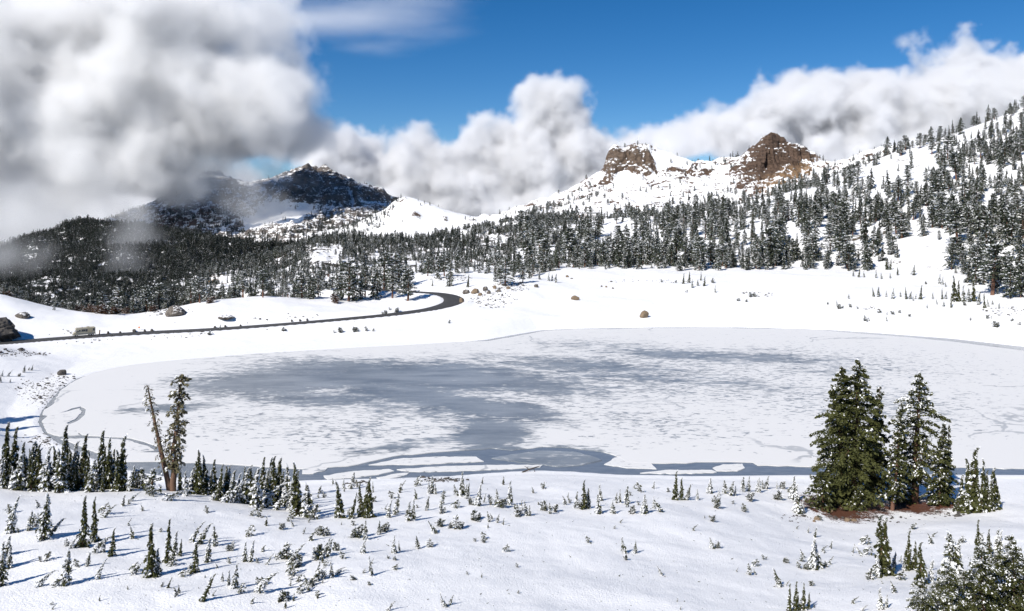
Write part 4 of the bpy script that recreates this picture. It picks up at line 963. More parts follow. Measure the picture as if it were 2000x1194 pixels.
hero('tall_conifer', 'tallest broad dark green conifer of the lakeside group', q6(850, 715), q6(876, 42), 201, GT, Rad=.205, base=.07, nb=125, nt=210, ts=.0100, snow=.008, prof='column', trunk=.021, snowtop=.10, **HB)
hero('tall_conifer', 'broad conifer leaning against the tallest one, on its left', q6(790, 700), q6(800, 75), 202, GT, Rad=.18, base=.05, nb=110, nt=200, ts=.0105, snow=.008, prof='column', trunk=.019, snowtop=.10, **HB)
hero('tall_conifer', 'conifer half hidden on the right flank of the tallest tree', q6(935, 695), q6(972, 165), 203, GT, Rad=.19, base=.10, nb=95, nt=150, ts=.0115, snow=.05, prof='cone', trunk=.018, snowtop=.14, **HB)
hero('tall_conifer', 'thin trunked conifer standing in the middle of the lakeside group', q6(1028, 738), q6(1072, 240), 204, GT, Rad=.16, base=.14, nb=85, nt=110, ts=.0120, snow=.10, prof='cone', trunk=.017, snowtop=.16, **HB)
hero('tall_conifer', 'tall conifer with thick bare reddish trunk and frosted top', q6(1128, 700), q6(1152, 105), 205, GT, Rad=.21, base=.17, nb=85, nt=190, ts=.0105, snow=.10, prof='column', trunk=.027, snowtop=.20, **HB)
hero('tall_conifer', 'bushy pointed conifer at the right end of the tall group', q6(1240, 712), q6(1265, 335), 206, GT, Rad=.20, base=.03, nb=100, nt=140, ts=.0135, snow=.06, prof='cone', trunk=.02, snowtop=.14, **HB)
hero('tall_conifer', 'slender pointed conifer pressed behind the bushy one', q6(1268, 700), q6(1288, 342), 207, GT, Rad=.14, base=.03, nb=80, nt=90, ts=.0135, snow=.10, prof='spire', trunk=.018, snowtop=.14, **HB)
for i, (b0, t0, lb) in enumerate([((715, 725), (705, 560), 'low green bough clump at the left foot of the tall group'), ((880, 735), (885, 640), 'low dark green young fir at the foot of the tallest conifer'), ((1085, 700), (1080, 560), 'low green young fir beside the thick reddish trunk')]):
    hero('low_fir', lb, q6(*b0), q6(*t0), 220 + i, 'young firs under the tall conifers', Rad=.45, base=.0, nb=60, nt=30, ts=.05, snow=.03, prof='column', trunk=.02, green=M_GREEN, droop=.3, up=.1)

# two half bare trees
GB = 'two half bare trees'
hero('bare_conifer', 'leaning half dead tree with short twigs, left of the pair', (332, 948), (291, 742), 231, GB, 90, Rad=.11, base=.22, nb=90, nt=13, ts=.014, snow=.10, prof='snag', trunk=.024, green=M_LICHEN, bark=M_OLDBARK, droop=.5, up=-.1, gap=.35, aspect=.2, bend=-.03)
hero('bare_conifer', 'upright thinly leaved tree with ragged boughs, right of the pair', (338, 945), (347, 726), 232, GB, 89, Rad=.14, base=.20, nb=90, nt=30, ts=.0150, snow=.12, prof='snag', trunk=.026, green=M_LICHEN, bark=M_OLDBARK, droop=.35, up=.0, gap=.25, aspect=.35, bend=.03)

# snow laden pines in the corner
for i, (bx, by, tx, ty, rd, lb) in enumerate([(1985, 1230, 1975, 1040, .42, 'large snow laden pine filling the right edge of the corner'), (1925, 1240, 1915, 1060, .45, 'broad snow laden pine second from the right edge in the corner'), (1860, 1250, 1850, 1095, .5, 'snow heaped pine in the middle of the corner thicket'),
                                              (1805, 1255, 1800, 1125, .5, 'low snow heaped pine at the left end of the corner thicket'), (2040, 1225, 2045, 1020, .45, 'snow laden pine cut off by the right frame edge'), (1950, 1215, 1948, 1075, .55, 'spreading snow laden pine between two taller ones near right edge'),
                                              (1890, 1230, 1882, 1110, .6, 'wide low snow laden pine left of the spreading one'), (1835, 1235, 1828, 1130, .6, 'squat snow heaped pine behind the thicket left end')]):
    hero('snow_laden_pine', lb, (bx, by), (tx, ty), 240 + i, 'snow laden pines in the corner', Rad=rd, base=.0, nb=64, nt=420, ts=.0115, snow=.065, aspect=.32, thick=.8, prof='cone', trunk=.022, green=M_GREEN, droop=.30, up=-.02, spread=.42, snowtop=.15)

# ---------------------------------------------------------------- pines by the road and behind the mounds
def crest_at(px, dmin=268, dmax=350):
    ds = np.linspace(dmin, dmax, 160); x = (px - CX) / F * ds; z = ground_z(x, ds)
    py = HOR - (z - HCAM) * F / ds; k = int(np.argmin(py)); return ds[k], py[k]
def stand(bx, by, back):
    p = hit(bx, by, 440, 150)
    if bx < 820 and p[1] > 352:
        d, cpy = crest_at(bx); d += back; x = (bx - CX) / F * d
        p = np.array([x, d, ground_z(x, d)[0]]); by = HOR - (p[2] - HCAM) * F / d
    return p, by
def near_trees(lst, grp, label):
    for n, (bx, by, tx, ty, kd) in enumerate(sorted(lst)):
        p, by = stand(bx, by, random.uniform(1, 9)); h = (by - ty) * p[1] / F * 1.05
        place_tree('pine_tree' if kd == 'p' else 'fir_tree', kd, n, (p[0], p[1], p[2] - .3), h, math.atan2(tx - bx, by - ty) * .5, label % ordinal(n + 1), 'tree', grp, rot=random.uniform(-3, 3), widen=random.uniform(.85, 1.15))
near_trees(conv([(50,570,60,290,'p'),(140,580,150,320,'f'),(230,560,240,330,'p'),(255,450,255,240,'f'),(440,590,440,250,'f'),(480,580,470,210,'f'),(560,600,590,170,'p'),(620,600,620,260,'f'),(690,580,700,300,'f'),(740,560,740,230,'p'),(830,580,850,230,'f'),(870,560,880,260,'f'),(945,430,940,80,'p'),(1035,570,1040,250,'p'),(1105,420,1110,110,'p'),(1180,420,1175,100,'f'),(1205,600,1205,260,'p')], 5.556, 580, 480), 'trees inside the road bend', '%s tree from the left in the stand inside the road bend')
near_trees(conv([(1420,330,1430,130,'p'),(1530,360,1540,80,'f'),(1660,440,1680,130,'f'),(1820,300,1830,190,'p'),(1600,330,1590,100,'p'),(1480,300,1490,120,'f'),(1740,300,1750,100,'f')], 5.556, 580, 480) + conv([(350,250,345,90,'p'),(395,265,395,10,'p'),(550,240,550,60,'p'),(470,190,470,30,'f'),(640,180,640,30,'p'),(250,150,250,20,'f'),(700,210,690,120,'f'),(610,200,605,60,'f'),(310,230,310,60,'f')], 4.545, 900, 500), 'trees right of the road bend', '%s tree from the left in the stand right of the bend')
near_trees(conv([(1110,830,1110,690,'p'),(1060,830,1060,700,'p'),(815,860,810,735,'p'),(850,860,850,760,'f'),(880,820,885,725,'p'),(700,840,700,770,'f'),(650,840,660,750,'p'),(570,850,575,770,'p'),(740,840,745,760,'f'),(1350,800,1350,660,'p'),(1460,800,1460,650,'p'),(1420,790,1420,700,'f'),(1520,790,1520,720,'f'),(1600,800,1590,710,'p'),(1680,800,1690,660,'f'),(1740,800,1745,700,'f'),(400,870,405,800,'f'),(450,875,455,810,'p'),(500,880,505,800,'f'),(620,890,625,830,'p'),(100,790,105,740,'p'),(60,780,60,740,'p'),(150,800,150,760,'f'),(20,780,20,715,'p'),(300,870,300,825,'f'),(1000,840,1000,770,'f'),(960,850,965,780,'f'),(1180,810,1180,740,'f'),(1240,800,1240,720,'f'),(1300,800,1300,710,'f')], 2.843, 0, 300), 'trees along the mounds left of the bend', '%s tree from the left along the snow mounds beyond the road')

for n, (bx, by, hh) in enumerate([(150, 606, 9), (172, 610, 10), (190, 612, 12), (208, 614, 13), (226, 614, 12), (244, 612, 9), (410, 592, 10), (655, 592, 12), (20, 577, 9), (300, 608, 8)]):
    p, by = stand(bx, by, 0.5)
    place_tree('russet_shrub', 'r', n, p, 1.5 * hh * p[1] / F, 0, 'russet brown shrub, %s from left beyond the far road' % ordinal(n + 1), 'shrub', 'russet shrubs beyond the road', rot=n * 1.3, widen=1.6)

for n, (x, y, hh) in enumerate([(-112, 131, 19), (-118, 137, 21), (-107, 125, 17)]):
    place_tree('fir_tree', 'f', n, (x, y, ground_z(x, y)[0] - .3), hh, 0, '%s fir just outside the left frame edge, shading the bank' % ('middle', 'tallest and farthest', 'nearest and lowest')[n], 'tree', 'firs outside the left edge', rot=n)

# ---------------------------------------------------------------- the forests: sampled over the real slopes
def scatter(V, dens, seed, hmin, hmax):
    """V rows x cols x 3 surface; dens(px, py, pos) = trees per 100 square metres"""
    r = np.random.default_rng(seed)
    a, b_, c, d = V[:-1, :-1], V[:-1, 1:], V[1:, 1:], V[1:, :-1]
    area = .5 * np.abs(np.cross((c - a)[..., :2], (d - b_)[..., :2])).ravel()
    n = int(area.sum() / 100 * 6.0); n = min(n, 400000)
    cell = r.choice(len(area), n, p=area / area.sum())
    u, v = r.random(n)[:, None], r.random(n)[:, None]
    a, b_, c, d = [q.reshape(-1, 3)[cell] for q in (a, b_, c, d)]
    pos = a * (1 - u) * (1 - v) + b_ * u * (1 - v) + c * u * v + d * (1 - u) * v
    px, py = project(pos)
    D = dens(px, py, pos)
    keep = r.random(n) < D / (n / (area.sum() / 100))
    pos = pos[keep]; h = r.uniform(hmin, hmax, len(pos)) * r.choice([.35, .55, .8, 1, 1.15], len(pos))
    return np.column_stack([pos, h, np.full(len(pos), seed)])

def clumps(pos, s, z=0.0): return fbm(xyz(pos[:, 0] / s, pos[:, 1] / s, z), 3)
def wpx(px, py, pos, k=7):
    return px + k * fbm(xyz(pos[:, 0] / 25, pos[:, 1] / 25, 2.2), 2), py + k * fbm(xyz(pos[:, 0] / 25, pos[:, 1] / 25, 6.2), 2)
def c3(lst): return [(x / B_ + 1150, y / B_ + 200) for x, y in lst]
OPEN_R = [c3([(600, 480), (890, 425), (1090, 385), (1140, 325), (1290, 262), (1430, 228), (1700, 120), (1900, 50), (2020, 10), (2020, 160), (1880, 190), (1760, 270), (1640, 330), (1520, 395), (1470, 470), (1425, 530), (1405, 495), (1438, 395), (1290, 395), (1180, 350), (1090, 405), (940, 440), (740, 480), (640, 505)]),
          c3([(868, 560), (895, 540), (880, 640), (862, 680)]), c3([(1275, 605), (1325, 605), (1320, 645), (1290, 660)]), c3([(1780, 500), (1870, 465), (1860, 520), (1790, 570)]), c3([(1380, 700), (1500, 640), (1700, 620), (1690, 680), (1560, 760), (1600, 800), (1300, 800), (1180, 760)]),
          c3([(60, 570), (160, 560), (230, 600), (200, 650), (80, 660)]), c3([(920, 470), (960, 455), (945, 530), (925, 530)]), c3([(1690, 575), (1735, 575), (1730, 605), (1690, 610)]), c3([(350, 640), (400, 625), (390, 660)]), c3([(450, 590), (495, 580), (490, 605), (455, 615)])]
def d_right(px, py, pos):
    x, y = wpx(px, py, pos, 5)
    D = .95 + 1.7 * np.clip(clumps(pos, 35), -.7, .7)
    for i, pl in enumerate(OPEN_R):
        D = np.where(inpoly(x, y, pl), .10 if i == 0 else .03, D)
    crest = np.clip(1 - np.abs(segdist(x, y, [(1640, 338), (1760, 300), (1840, 270), (1930, 238), (2010, 208)])[0]) / 9, 0, 1)
    D = np.maximum(D, 1.3 * crest * (clumps(pos, 25, 5.) > .0))
    D = np.where(inpoly(x, y, c3([(1560, 320), (1700, 180), (2020, 90), (2020, 420), (1800, 400), (1640, 420)])), np.maximum(D, .95 + 1.6 * clumps(pos, 30, 9.)), D)
    pos[:, 2] = np.where(pos[:, 1] < 460, np.maximum(pos[:, 2], ground_z(pos[:, 0], pos[:, 1])), pos[:, 2])
    px, py = project(pos)
    lim = np.interp(px, [1000, 1090, 1400, 1640, 1700, 1780, 1850, 1890, 1940, 2000, 2200], [535, 529, 528, 528, 522, 507, 520, 555, 585, 600, 620])
    D = np.where(inpoly(px, py, [(1715, 455), (1735, 400), (1800, 370), (1860, 380), (1850, 450), (1800, 468)]), np.maximum(D, 1.5), D)
    D = np.where((px > 1830) & (py > 400), D * 2.6, D)
    return np.where(py > lim, 0, np.clip(D, 0, 3))
def d_peaks(px, py, pos):
    x, y = wpx(px, py, pos, 6)
    D = 0.10 + 0 * px
    D = np.where(inpoly(x, y, [(960, 470), (1010, 425), (1100, 383), (1170, 350), (1190, 372), (1150, 400), (1200, 405), (1290, 400), (1360, 388), (1420, 372), (1480, 395), (1640, 340), (1640, 420), (1300, 470)]), .8 + 1.0 * clumps(pos, 60), D)
    D = np.where(inpoly(x, y, [(1060, 425), (1150, 400), (1230, 402), (1180, 425), (1100, 440)]), .15, D)
    D = np.where(inpoly(x, y, [(1350, 318), (1450, 308), (1440, 330), (1350, 340)]), .7, D)
    D = np.where(inpoly(x, y, [(1600, 330), (1750, 288), (1800, 300), (1700, 345), (1600, 350)]), .9, D)
    D = np.where(inpoly(x, y, [(1440, 346), (1462, 312), (1482, 290), (1492, 260), (1512, 260), (1535, 283), (1566, 292), (1600, 320), (1520, 352)]), 0, D)
    return np.clip(D, 0, 3)
def d_cone(px, py, pos):
    x, y = wpx(px, py, pos, 6)
    D = np.where(inpoly(x, y, [(700, 462), (750, 440), (790, 380), (960, 426), (960, 436), (900, 448), (850, 462), (800, 464), (740, 468)]), .03, .75)
    return D * 2.0 * np.clip(.8 + 1.6 * clumps(pos, 80), 0, 1.5)
def d_brok(px, py, pos):
    x, y = wpx(px, py, pos, 8)
    D = np.where(y > 405 + .02 * (x - 300), 1.2, .05) * np.clip(.6 + 2.2 * clumps(pos, 120), 0, 1.6)
    D = np.where(inpoly(x, y, [(470, 440), (530, 398), (620, 408), (640, 425), (560, 450), (480, 455)]), .02, D)
    return np.where(y > 455, np.maximum(D, .8), D)
def d_left(px, py, pos):
    D = 3.3 + 3.0 * clumps(pos, 120)
    x, y = wpx(px, py, pos, 6)
    for pl in ([(50, 552), (120, 545), (125, 556), (50, 560)], [(165, 530), (190, 527), (190, 536), (165, 538)], [(40, 490), (70, 480), (75, 512), (40, 518)]):
        D = np.where(inpoly(x, y, pl), .03, D)
    return np.clip(D, 0, 5)
def d_mid(px, py, pos):
    x, y = wpx(px, py, pos, 5)
    D = 1.9 + 2.0 * clumps(pos, 60)
    for pl in ([(405, 562), (415, 543), (440, 540), (462, 562)], [(595, 516), (612, 488), (645, 486), (665, 505), (640, 522)], [(535, 532), (560, 525), (556, 535)], [(950, 470), (1020, 448), (1040, 452), (960, 482)], [(1050, 512), (1060, 492), (1075, 500), (1075, 512)], [(655, 480), (668, 478), (672, 505), (660, 505)]):
        D = np.where(inpoly(x, y, pl), .03, D)
    return np.clip(D, 0, 3)
def grown(a, d0, lo):
    a[:, 3] *= np.clip(a[:, 1] / d0, lo, 1); return a
pts = [scatter(V_RIGHT, d_right, 1, 9, 19), scatter(V_PEAKS, d_peaks, 2, 6, 11), scatter(V_CONE, d_cone, 3, 7, 12), scatter(V_BROK, d_brok, 4, 8, 15), grown(scatter(V_LEFT, d_left, 5, 9, 16), 1500, .42), grown(scatter(V_MID, d_mid, 6, 8, 15), 1000, .5)]
# trees standing on the back of the plateau, where the ground sheet meets the slope
r_ = np.random.default_rng(99); bp = []
for px0, px1, d0, d1, n in ((1090, 1640, 408, 470, 190), (820, 1090, 395, 460, 70), (1640, 1760, 395, 450, 40), (-80, 460, 420, 640, 100)):
    q = r_.uniform(px0, px1, n); dd = r_.uniform(d0, d1, n); x = (q - CX) / F * dd
    bp.append(np.column_stack([x, dd, ground_z(x, dd) - .3, r_.uniform(8, 16, n) * r_.choice([.4, .6, .8, 1], n) * (.6 if px0 < 800 else 1), np.full(n, 6 if px0 < 420 else 1)]))
for q in np.concatenate([r_.uniform(70, 470, 130), r_.uniform(470, 800, 60)]):
    d, cpy = crest_at(q); d += r_.uniform(2, 26); x = (q - CX) / F * d; z = ground_z(x, d)[0]
    ztop = HCAM + (HOR - (cpy - r_.uniform(6, 34) * (1 if q > 250 else .75))) * d / F
    bp.append(np.array([[x, d, z - .3, max(ztop - z, 2.0), 1]]))
pts = np.concatenate(pts + bp)
ppx, ppy = project(pts[:, :3])
pts = pts[(ppx > -220) & (ppx < 2220)]
ppx, ppy = project(pts[:, :3])
size = pts[:, 3] / pts[:, 1] * ((ppx > 0) & (ppx < 2000))
order = np.argsort(-size)
NIND = 240
r_ = np.random.default_rng(5)
ind = order[:NIND]
for lo, hi, where in ((-1, 800, 'left of the road bend'), (800, 1100, 'behind the road bend'), (1100, 1400, 'behind the left half of the plateau'), (1400, 1700, 'behind the right half of the plateau'), (1700, 1850, 'below the clearing at right'), (1850, 2001, 'at the far right forest edge')):
    sel = [i for i in ind if lo <= ppx[i] < hi]
    for n, i in enumerate(sorted(sel, key=lambda i: ppx[i])):
        kd = 'f' if r_.random() < .75 else 'p'
        place_tree('forest_conifer', kd, int(r_.integers(0, 12)), pts[i, :3] - np.array([0, 0, .3]), pts[i, 3], r_.normal(0, .03), '%s snowy forest conifer from left among those %s' % (ordinal(n + 1), where), 'tree', 'forest conifers ' + where, rot=r_.uniform(-3, 3), widen=r_.uniform(.85, 1.2))
rest = pts[order[NIND:]]
print('FOREST', len(pts), 'in the mass', len(rest))
pc = bpy.data.collections.new('forest_kinds')
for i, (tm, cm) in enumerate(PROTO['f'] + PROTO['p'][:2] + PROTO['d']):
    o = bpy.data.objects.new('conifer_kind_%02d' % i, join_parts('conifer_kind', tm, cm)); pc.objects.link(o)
me = bpy.data.meshes.new('forest'); me.vertices.add(len(rest)); me.vertices.foreach_set('co', (rest[:, :3] - np.array([0, 0, .3])).astype(np.float32).ravel())
def pattr(n, typ, arr):
    a = me.attributes.new(n, typ, 'POINT'); a.data.foreach_set('value', arr)
n = len(rest)
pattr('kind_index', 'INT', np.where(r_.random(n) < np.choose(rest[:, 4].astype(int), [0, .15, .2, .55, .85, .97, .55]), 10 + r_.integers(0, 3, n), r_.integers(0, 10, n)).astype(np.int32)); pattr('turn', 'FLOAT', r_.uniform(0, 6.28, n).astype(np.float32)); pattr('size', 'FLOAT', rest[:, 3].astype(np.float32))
fo = link('forest', me, kind='stuff', label='dark snow dusted conifer forest covering the far slopes', cat='forest')
tr = bpy.data.node_groups.new('forest', 'GeometryNodeTree')
tr.interface.new_socket('Geometry', in_out='INPUT', socket_type='NodeSocketGeometry'); tr.interface.new_socket('Geometry', in_out='OUTPUT', socket_type='NodeSocketGeometry')
b = NB(tr); gi = tr.nodes.new('NodeGroupInput'); go = tr.nodes.new('NodeGroupOutput')
ci = b.n('GeometryNodeCollectionInfo', Collection=pc); ci.inputs['Separate Children'].default_value = True; ci.inputs['Reset Children'].default_value = True
def named(nm, typ):
    nd = tr.nodes.new('GeometryNodeInputNamedAttribute'); nd.data_type = typ; nd.inputs['Name'].default_value = nm; return [o for o in nd.outputs if o.enabled][0]
iop = b.n('GeometryNodeInstanceOnPoints', Points=gi.outputs[0], Instance=ci.outputs[0]); iop.inputs['Pick Instance'].default_value = True
tr.links.new(named('kind_index', 'INT'), iop.inputs['Instance Index'])
rot = tr.nodes.new('ShaderNodeCombineXYZ'); tr.links.new(named('turn', 'FLOAT'), rot.inputs[2])
tr.links.new(rot.outputs[0], iop.inputs['Rotation']); tr.links.new(named('size', 'FLOAT'), iop.inputs['Scale'])
tr.links.new(iop.outputs[0], go.inputs[0])
md = fo.modifiers.new('forest', 'NODES'); md.node_group = tr

# ---------------------------------------------------------------- boulders and stones
def ico(sub):
    t = (1 + 5 ** .5) / 2
    v = np.array([(-1, t, 0), (1, t, 0), (-1, -t, 0), (1, -t, 0), (0, -1, t), (0, 1, t), (0, -1, -t), (0, 1, -t), (t, 0, -1), (t, 0, 1), (-t, 0, -1), (-t, 0, 1)], float)
    f = np.array([(0, 11, 5), (0, 5, 1), (0, 1, 7), (0, 7, 10), (0, 10, 11), (1, 5, 9), (5, 11, 4), (11, 10, 2), (10, 7, 6), (7, 1, 8), (3, 9, 4), (3, 4, 2), (3, 2, 6), (3, 6, 8), (3, 8, 9), (4, 9, 5), (2, 4, 11), (6, 2, 10), (8, 6, 7), (9, 8, 1)])
    v /= np.linalg.norm(v, axis=1)[:, None]
    for _ in range(sub):
        e = {}; nf = []; vl = [tuple(q) for q in v]
        def mid(a, b_):
            k = (min(a, b_), max(a, b_))
            if k not in e:
                m = (np.array(vl[a]) + np.array(vl[b_])) / 2; m /= np.linalg.norm(m); vl.append(tuple(m)); e[k] = len(vl) - 1
            return e[k]
        for a, b_, c in f:
            x, y, z = mid(a, b_), mid(b_, c), mid(c, a); nf += [(a, x, z), (b_, y, x), (c, z, y), (x, y, z)]
        v = np.array(vl); f = np.array(nf)
    return v, f
ICO = {k: ico(k) for k in (1, 3, 4)}
def rock_shape(seed, sub, dims, rough=.35):
    v, f = ICO[sub]; r = np.random.default_rng(seed)
    o = r.uniform(0, 100, 3)
    v = v * (1 + rough * fbm(v * 1.1 + o, 3)[:, None] + .12 * fbm(v * 3.5 + o, 2, ridged=True)[:, None])
    for _ in range(7):                                     # split facets
        n = r.normal(size=3); n /= np.linalg.norm(n); d = r.uniform(.62, .95)
        k = np.maximum(v @ n - d, 0); v = v - k[:, None] * n * .85
    return v * np.array(dims), f
def boulder(label, px, py, w, h, seed, sub=3, name='boulder', grp=None, cat='boulder', sink=.3, depth=.8, mat=None, rough=.35):
    p = hit(px, py); s = p[1] / F
    W, Hh = w * s / 2, h * s
    v, f = rock_shape(seed, sub, (W, W * depth, Hh * .75), rough)
    v[:, 2] += Hh * .75 * (1 - sink) * .45
    e = link(name, make_mesh(name, v, f, [mat or M_ROCK], smooth=False), label=label, cat=cat, group=grp); e.location = p
    return e
M_DARKROCK = plain('dark_wet_rock', (0.10, 0.09, 0.08, 1), .7, .3, 2.0, .6)
M_TANROCK = plain('tan_boulder_rock', (0.27, 0.20, 0.135, 1), .85, .2, 1.2, .55)
boulder('large tan boulder alone on the white far shore', 1258, 620, 19, 13, 1, mat=M_TANROCK)
boulder('smaller tan boulder alone on the plateau left of the larger', 1123, 586, 15, 8, 2, mat=M_TANROCK)
boulder('dark round boulder on the left bank beside the shore', 120, 733, 17, 12, 3, mat=M_DARKROCK)
boulder('big grey rock outcrop at the left frame edge above the road', -22, 652, 112, 36, 14, 4, 'rock_outcrop', cat='rock', sink=.6, rough=.5, mat=M_DARKROCK)
boulder('flat rock slab lying in snow right of the left outcrop', 44, 620, 26, 10, 5, 3, 'rock_outcrop', cat='rock')
boulder('snowy grey rock outcrop on the mound beyond the road', 345, 616, 46, 17, 6, 4, 'rock_outcrop', cat='rock')
boulder('long rock streak on the mound right of the snowy outcrop', 440, 624, 34, 6, 7, 3, 'rock_outcrop', cat='rock')
for n, (px, py, w, h) in enumerate([(910, 574, 13, 8), (928, 573, 17, 9), (948, 568, 10, 8), (938, 578, 9, 6), (955, 574, 8, 6), (966, 564, 8, 6), (974, 570, 9, 5), (992, 565, 9, 5), (1047, 561, 9, 6), (1108, 542, 6, 4), (1117, 545, 5, 3), (901, 592, 9, 10), (1175, 561, 4, 3), (1184, 562, 4, 3), (1197, 565, 4, 3)]):
    boulder('small brown rock, %s of the scatter right of the road bend' % ordinal(n + 1), px, py, w, h, 20 + n, 3, 'rock', 'rocks right of the road bend', 'rock', mat=M_TANROCK if n % 2 else None)
for n, (px, py, w, h) in enumerate([(1655, 1018, 14, 7), (1668, 1018, 12, 5), (1596, 1016, 12, 8), (1590, 1020, 6, 4), (1642, 995, 5, 4), (1625, 1000, 4, 4)]):
    boulder('pale stone, %s of those before the tall conifers' % ordinal(n + 1), px, py, w, h, 40 + n, 1, 'stone', 'stones before the tall conifers', 'stone', mat=M_TANROCK)
for n, (px, py, w, h) in enumerate([(211, 653.5, 5, 4), (235, 652, 5, 3), (262, 650, 8, 4), (283, 649, 5, 4), (297, 648, 6, 4), (219, 658, 3, 3), (420, 641.5, 5, 3), (440, 640, 4, 3), (470, 638.5, 4, 3), (570, 629.5, 4, 3), (586, 628.5, 4, 3), (600, 628, 4, 3)]):
    boulder('dark kerb stone, %s from the camper along the road edge' % ordinal(n + 1), px, py, w, h + 1.5, 60 + n, 1, 'kerb_stone', 'stones lining the road', 'stone', mat=M_DARKROCK)
# loose stones too small to tell apart
r_ = np.random.default_rng(21); SV, SF, off = [], [], 0
v1, f1 = ICO[1]
cand = r_.choice(len(GX), 2600, p=np.clip(SOIL - .24, 0, 1) * (GY < 430) * (GY > 40) * GY / (np.clip(SOIL - .24, 0, 1) * (GY < 430) * (GY > 40) * GY).sum())
for i in cand:
    x = GX[i] + r_.normal(0, .5); y = GY[i] + r_.normal(0, .8)
    s = r_.lognormal(-1.75, .5) * (1.25 if GY[i] > 200 else .7)
    vv = v1 * r_.uniform(.6, 1.2, (1, 3)) * s * (1 + r_.normal(0, .12, (len(v1), 1))) * np.array([1, 1, .6])
    SV.append(vv + np.array([x, y, ground_z(x, y)[0] + s * .1])); SF.append(f1 + off); off += len(v1)
link('loose_stones', make_mesh('loose_stones', np.concatenate(SV), np.concatenate(SF), [M_DARKROCK]), kind='stuff', label='loose dark stones along the road verge and shores', cat='stones')

# ---------------------------------------------------------------- driftwood
p = hit(1040, 922)
lg = link('driftwood_log', None, label='dark forked driftwood branch on the near shore beside the ice', cat='driftwood'); lg.location = p
M_WOOD = plain('wet_driftwood', (0.07, 0.055, 0.045, 1), .7, .3, 8, .5)
for nm, path, rad in (('stem', [(-1.7, -.5, .05), (-.6, .0, .3), (.4, .3, .55), (1.2, .6, .7)], [.11, .12, .10, .05]), ('branch', [(-.6, .0, .3), (-.9, .2, .6), (-1.3, .3, .75)], [.08, .06, .03]), ('branch', [(.2, .25, .5), (.3, .0, .2), (.35, -.2, .0)], [.06, .05, .04])):
    v, f = tube(catmull(path, 4), np.interp(np.linspace(0, 1, (len(path) - 1) * 4 + 1), np.linspace(0, 1, len(rad)), rad), 8)
    link(nm, make_mesh(nm, v, f, [M_WOOD], smooth=True), lg)

# ---------------------------------------------------------------- box helper with bevel
import bmesh
def boxmesh(name, dims, loc, mat, bev=.04, taper=None):
    bm = bmesh.new(); bmesh.ops.create_cube(bm, size=1)
    for v in bm.verts:
        v.co = Vector((v.co.x * dims[0], v.co.y * dims[1], v.co.z * dims[2]))
        if taper: taper(v.co)
    if bev: bmesh.ops.bevel(bm, geom=list(bm.edges), offset=bev, segments=2, affect='EDGES')
    for v in bm.verts: v.co += Vector(loc)
    me = bpy.data.meshes.new(name); bm.to_mesh(me); bm.free(); me.materials.append(mat); return me
def prismmesh(name, prof, y0, y1, mat, bev=.05):
    """side profile (x, z) extruded across y"""
    bm = bmesh.new()
    a = [bm.verts.new((x, y0, z)) for x, z in prof]; b_ = [bm.verts.new((x, y1, z)) for x, z in prof]
    bm.faces.new(a); bm.faces.new(b_[::-1]); n = len(prof)
    for i in range(n): bm.faces.new((a[i], b_[i], b_[(i + 1) % n], a[(i + 1) % n]))
    bmesh.ops.recalc_face_normals(bm, faces=bm.faces)
    if bev: bmesh.ops.bevel(bm, geom=list(bm.edges), offset=bev, segments=2, affect='EDGES')
    me = bpy.data.meshes.new(name); bm.to_mesh(me); bm.free(); me.materials.append(mat); return me
def wheelmesh(name, r0, w, loc, mat):
    bm = bmesh.new(); bmesh.ops.create_cone(bm, cap_ends=True, segments=20, radius1=r0, radius2=r0, depth=w)
    bmesh.ops.rotate(bm, verts=bm.verts, cent=(0, 0, 0), matrix=Quaternion((1, 0, 0), R(90)).to_matrix())
    bmesh.ops.bevel(bm, geom=[e for e in bm.edges if len(e.link_faces) == 2 and any(len(f.verts) > 6 for f in e.link_faces)], offset=min(w, r0) * .2, segments=2, affect='EDGES')
    for v in bm.verts: v.co += Vector(loc)
    me = bpy.data.meshes.new(name); bm.to_mesh(me); bm.free(); me.materials.append(mat); return me

# ---------------------------------------------------------------- camper van on the road (nose to the left)
C_CREAM = plain('cream_bodywork', (0.50, 0.45, 0.33, 1), .35, .5, 3, .08); C_TAN = plain('tan_panel', (0.42, 0.36, 0.24, 1), .4, .5, 3, .1); C_GREYTRIM = plain('grey_trim', (0.30, 0.29, 0.26, 1), .5, .4, 3, .1)
C_GLASS = plain('dark_glass', (0.02, 0.024, 0.028, 1), .08, .6, 3, .1); C_TYRE = plain('tyre_rubber', (0.02, 0.02, 0.02, 1), .8, .2, 3, .1); C_RIM = plain('steel_rim', (0.5, 0.5, 0.5, 1), .3, .6, 3, .1); C_LIGHT = plain('lamp_lens', (0.7, 0.68, 0.6, 1), .1, .6, 3, .05); C_RED = plain('red_lens', (0.35, .02, .015, 1), .2, .6, 3, .05)
i = int(np.argmin(np.abs(CX + F * L[:, 0] / L[:, 1] - 168))); tg = tang[i]
rv = link('camper_van', None, label='cream camper van with dark windows parked on the road at left', cat='camper van')
rv.scale = (.9, .9, .9); rv.location = (L[i, 0] + nor[i, 0] * 2.4, L[i, 1] + nor[i, 1] * 2.4, L[i, 2] + .06)
rv.rotation_euler = (0, 0, math.atan2(tg[1], tg[0]))
body = link('body', prismmesh('body', [(-3.5, .55), (-3.5, 1.15), (-3.3, 1.42), (-2.55, 1.55), (-2.2, 2.1), (-2.75, 2.25), (-2.75, 2.85), (-2.4, 3.05), (3.3, 3.05), (3.45, 2.9), (3.45, .55)], -1.12, 1.12, C_CREAM, .06), rv)
link('stripe', boxmesh('stripe', (5.2, .02, .34), (.8, -1.135, 1.0), C_GREYTRIM, 0), body)
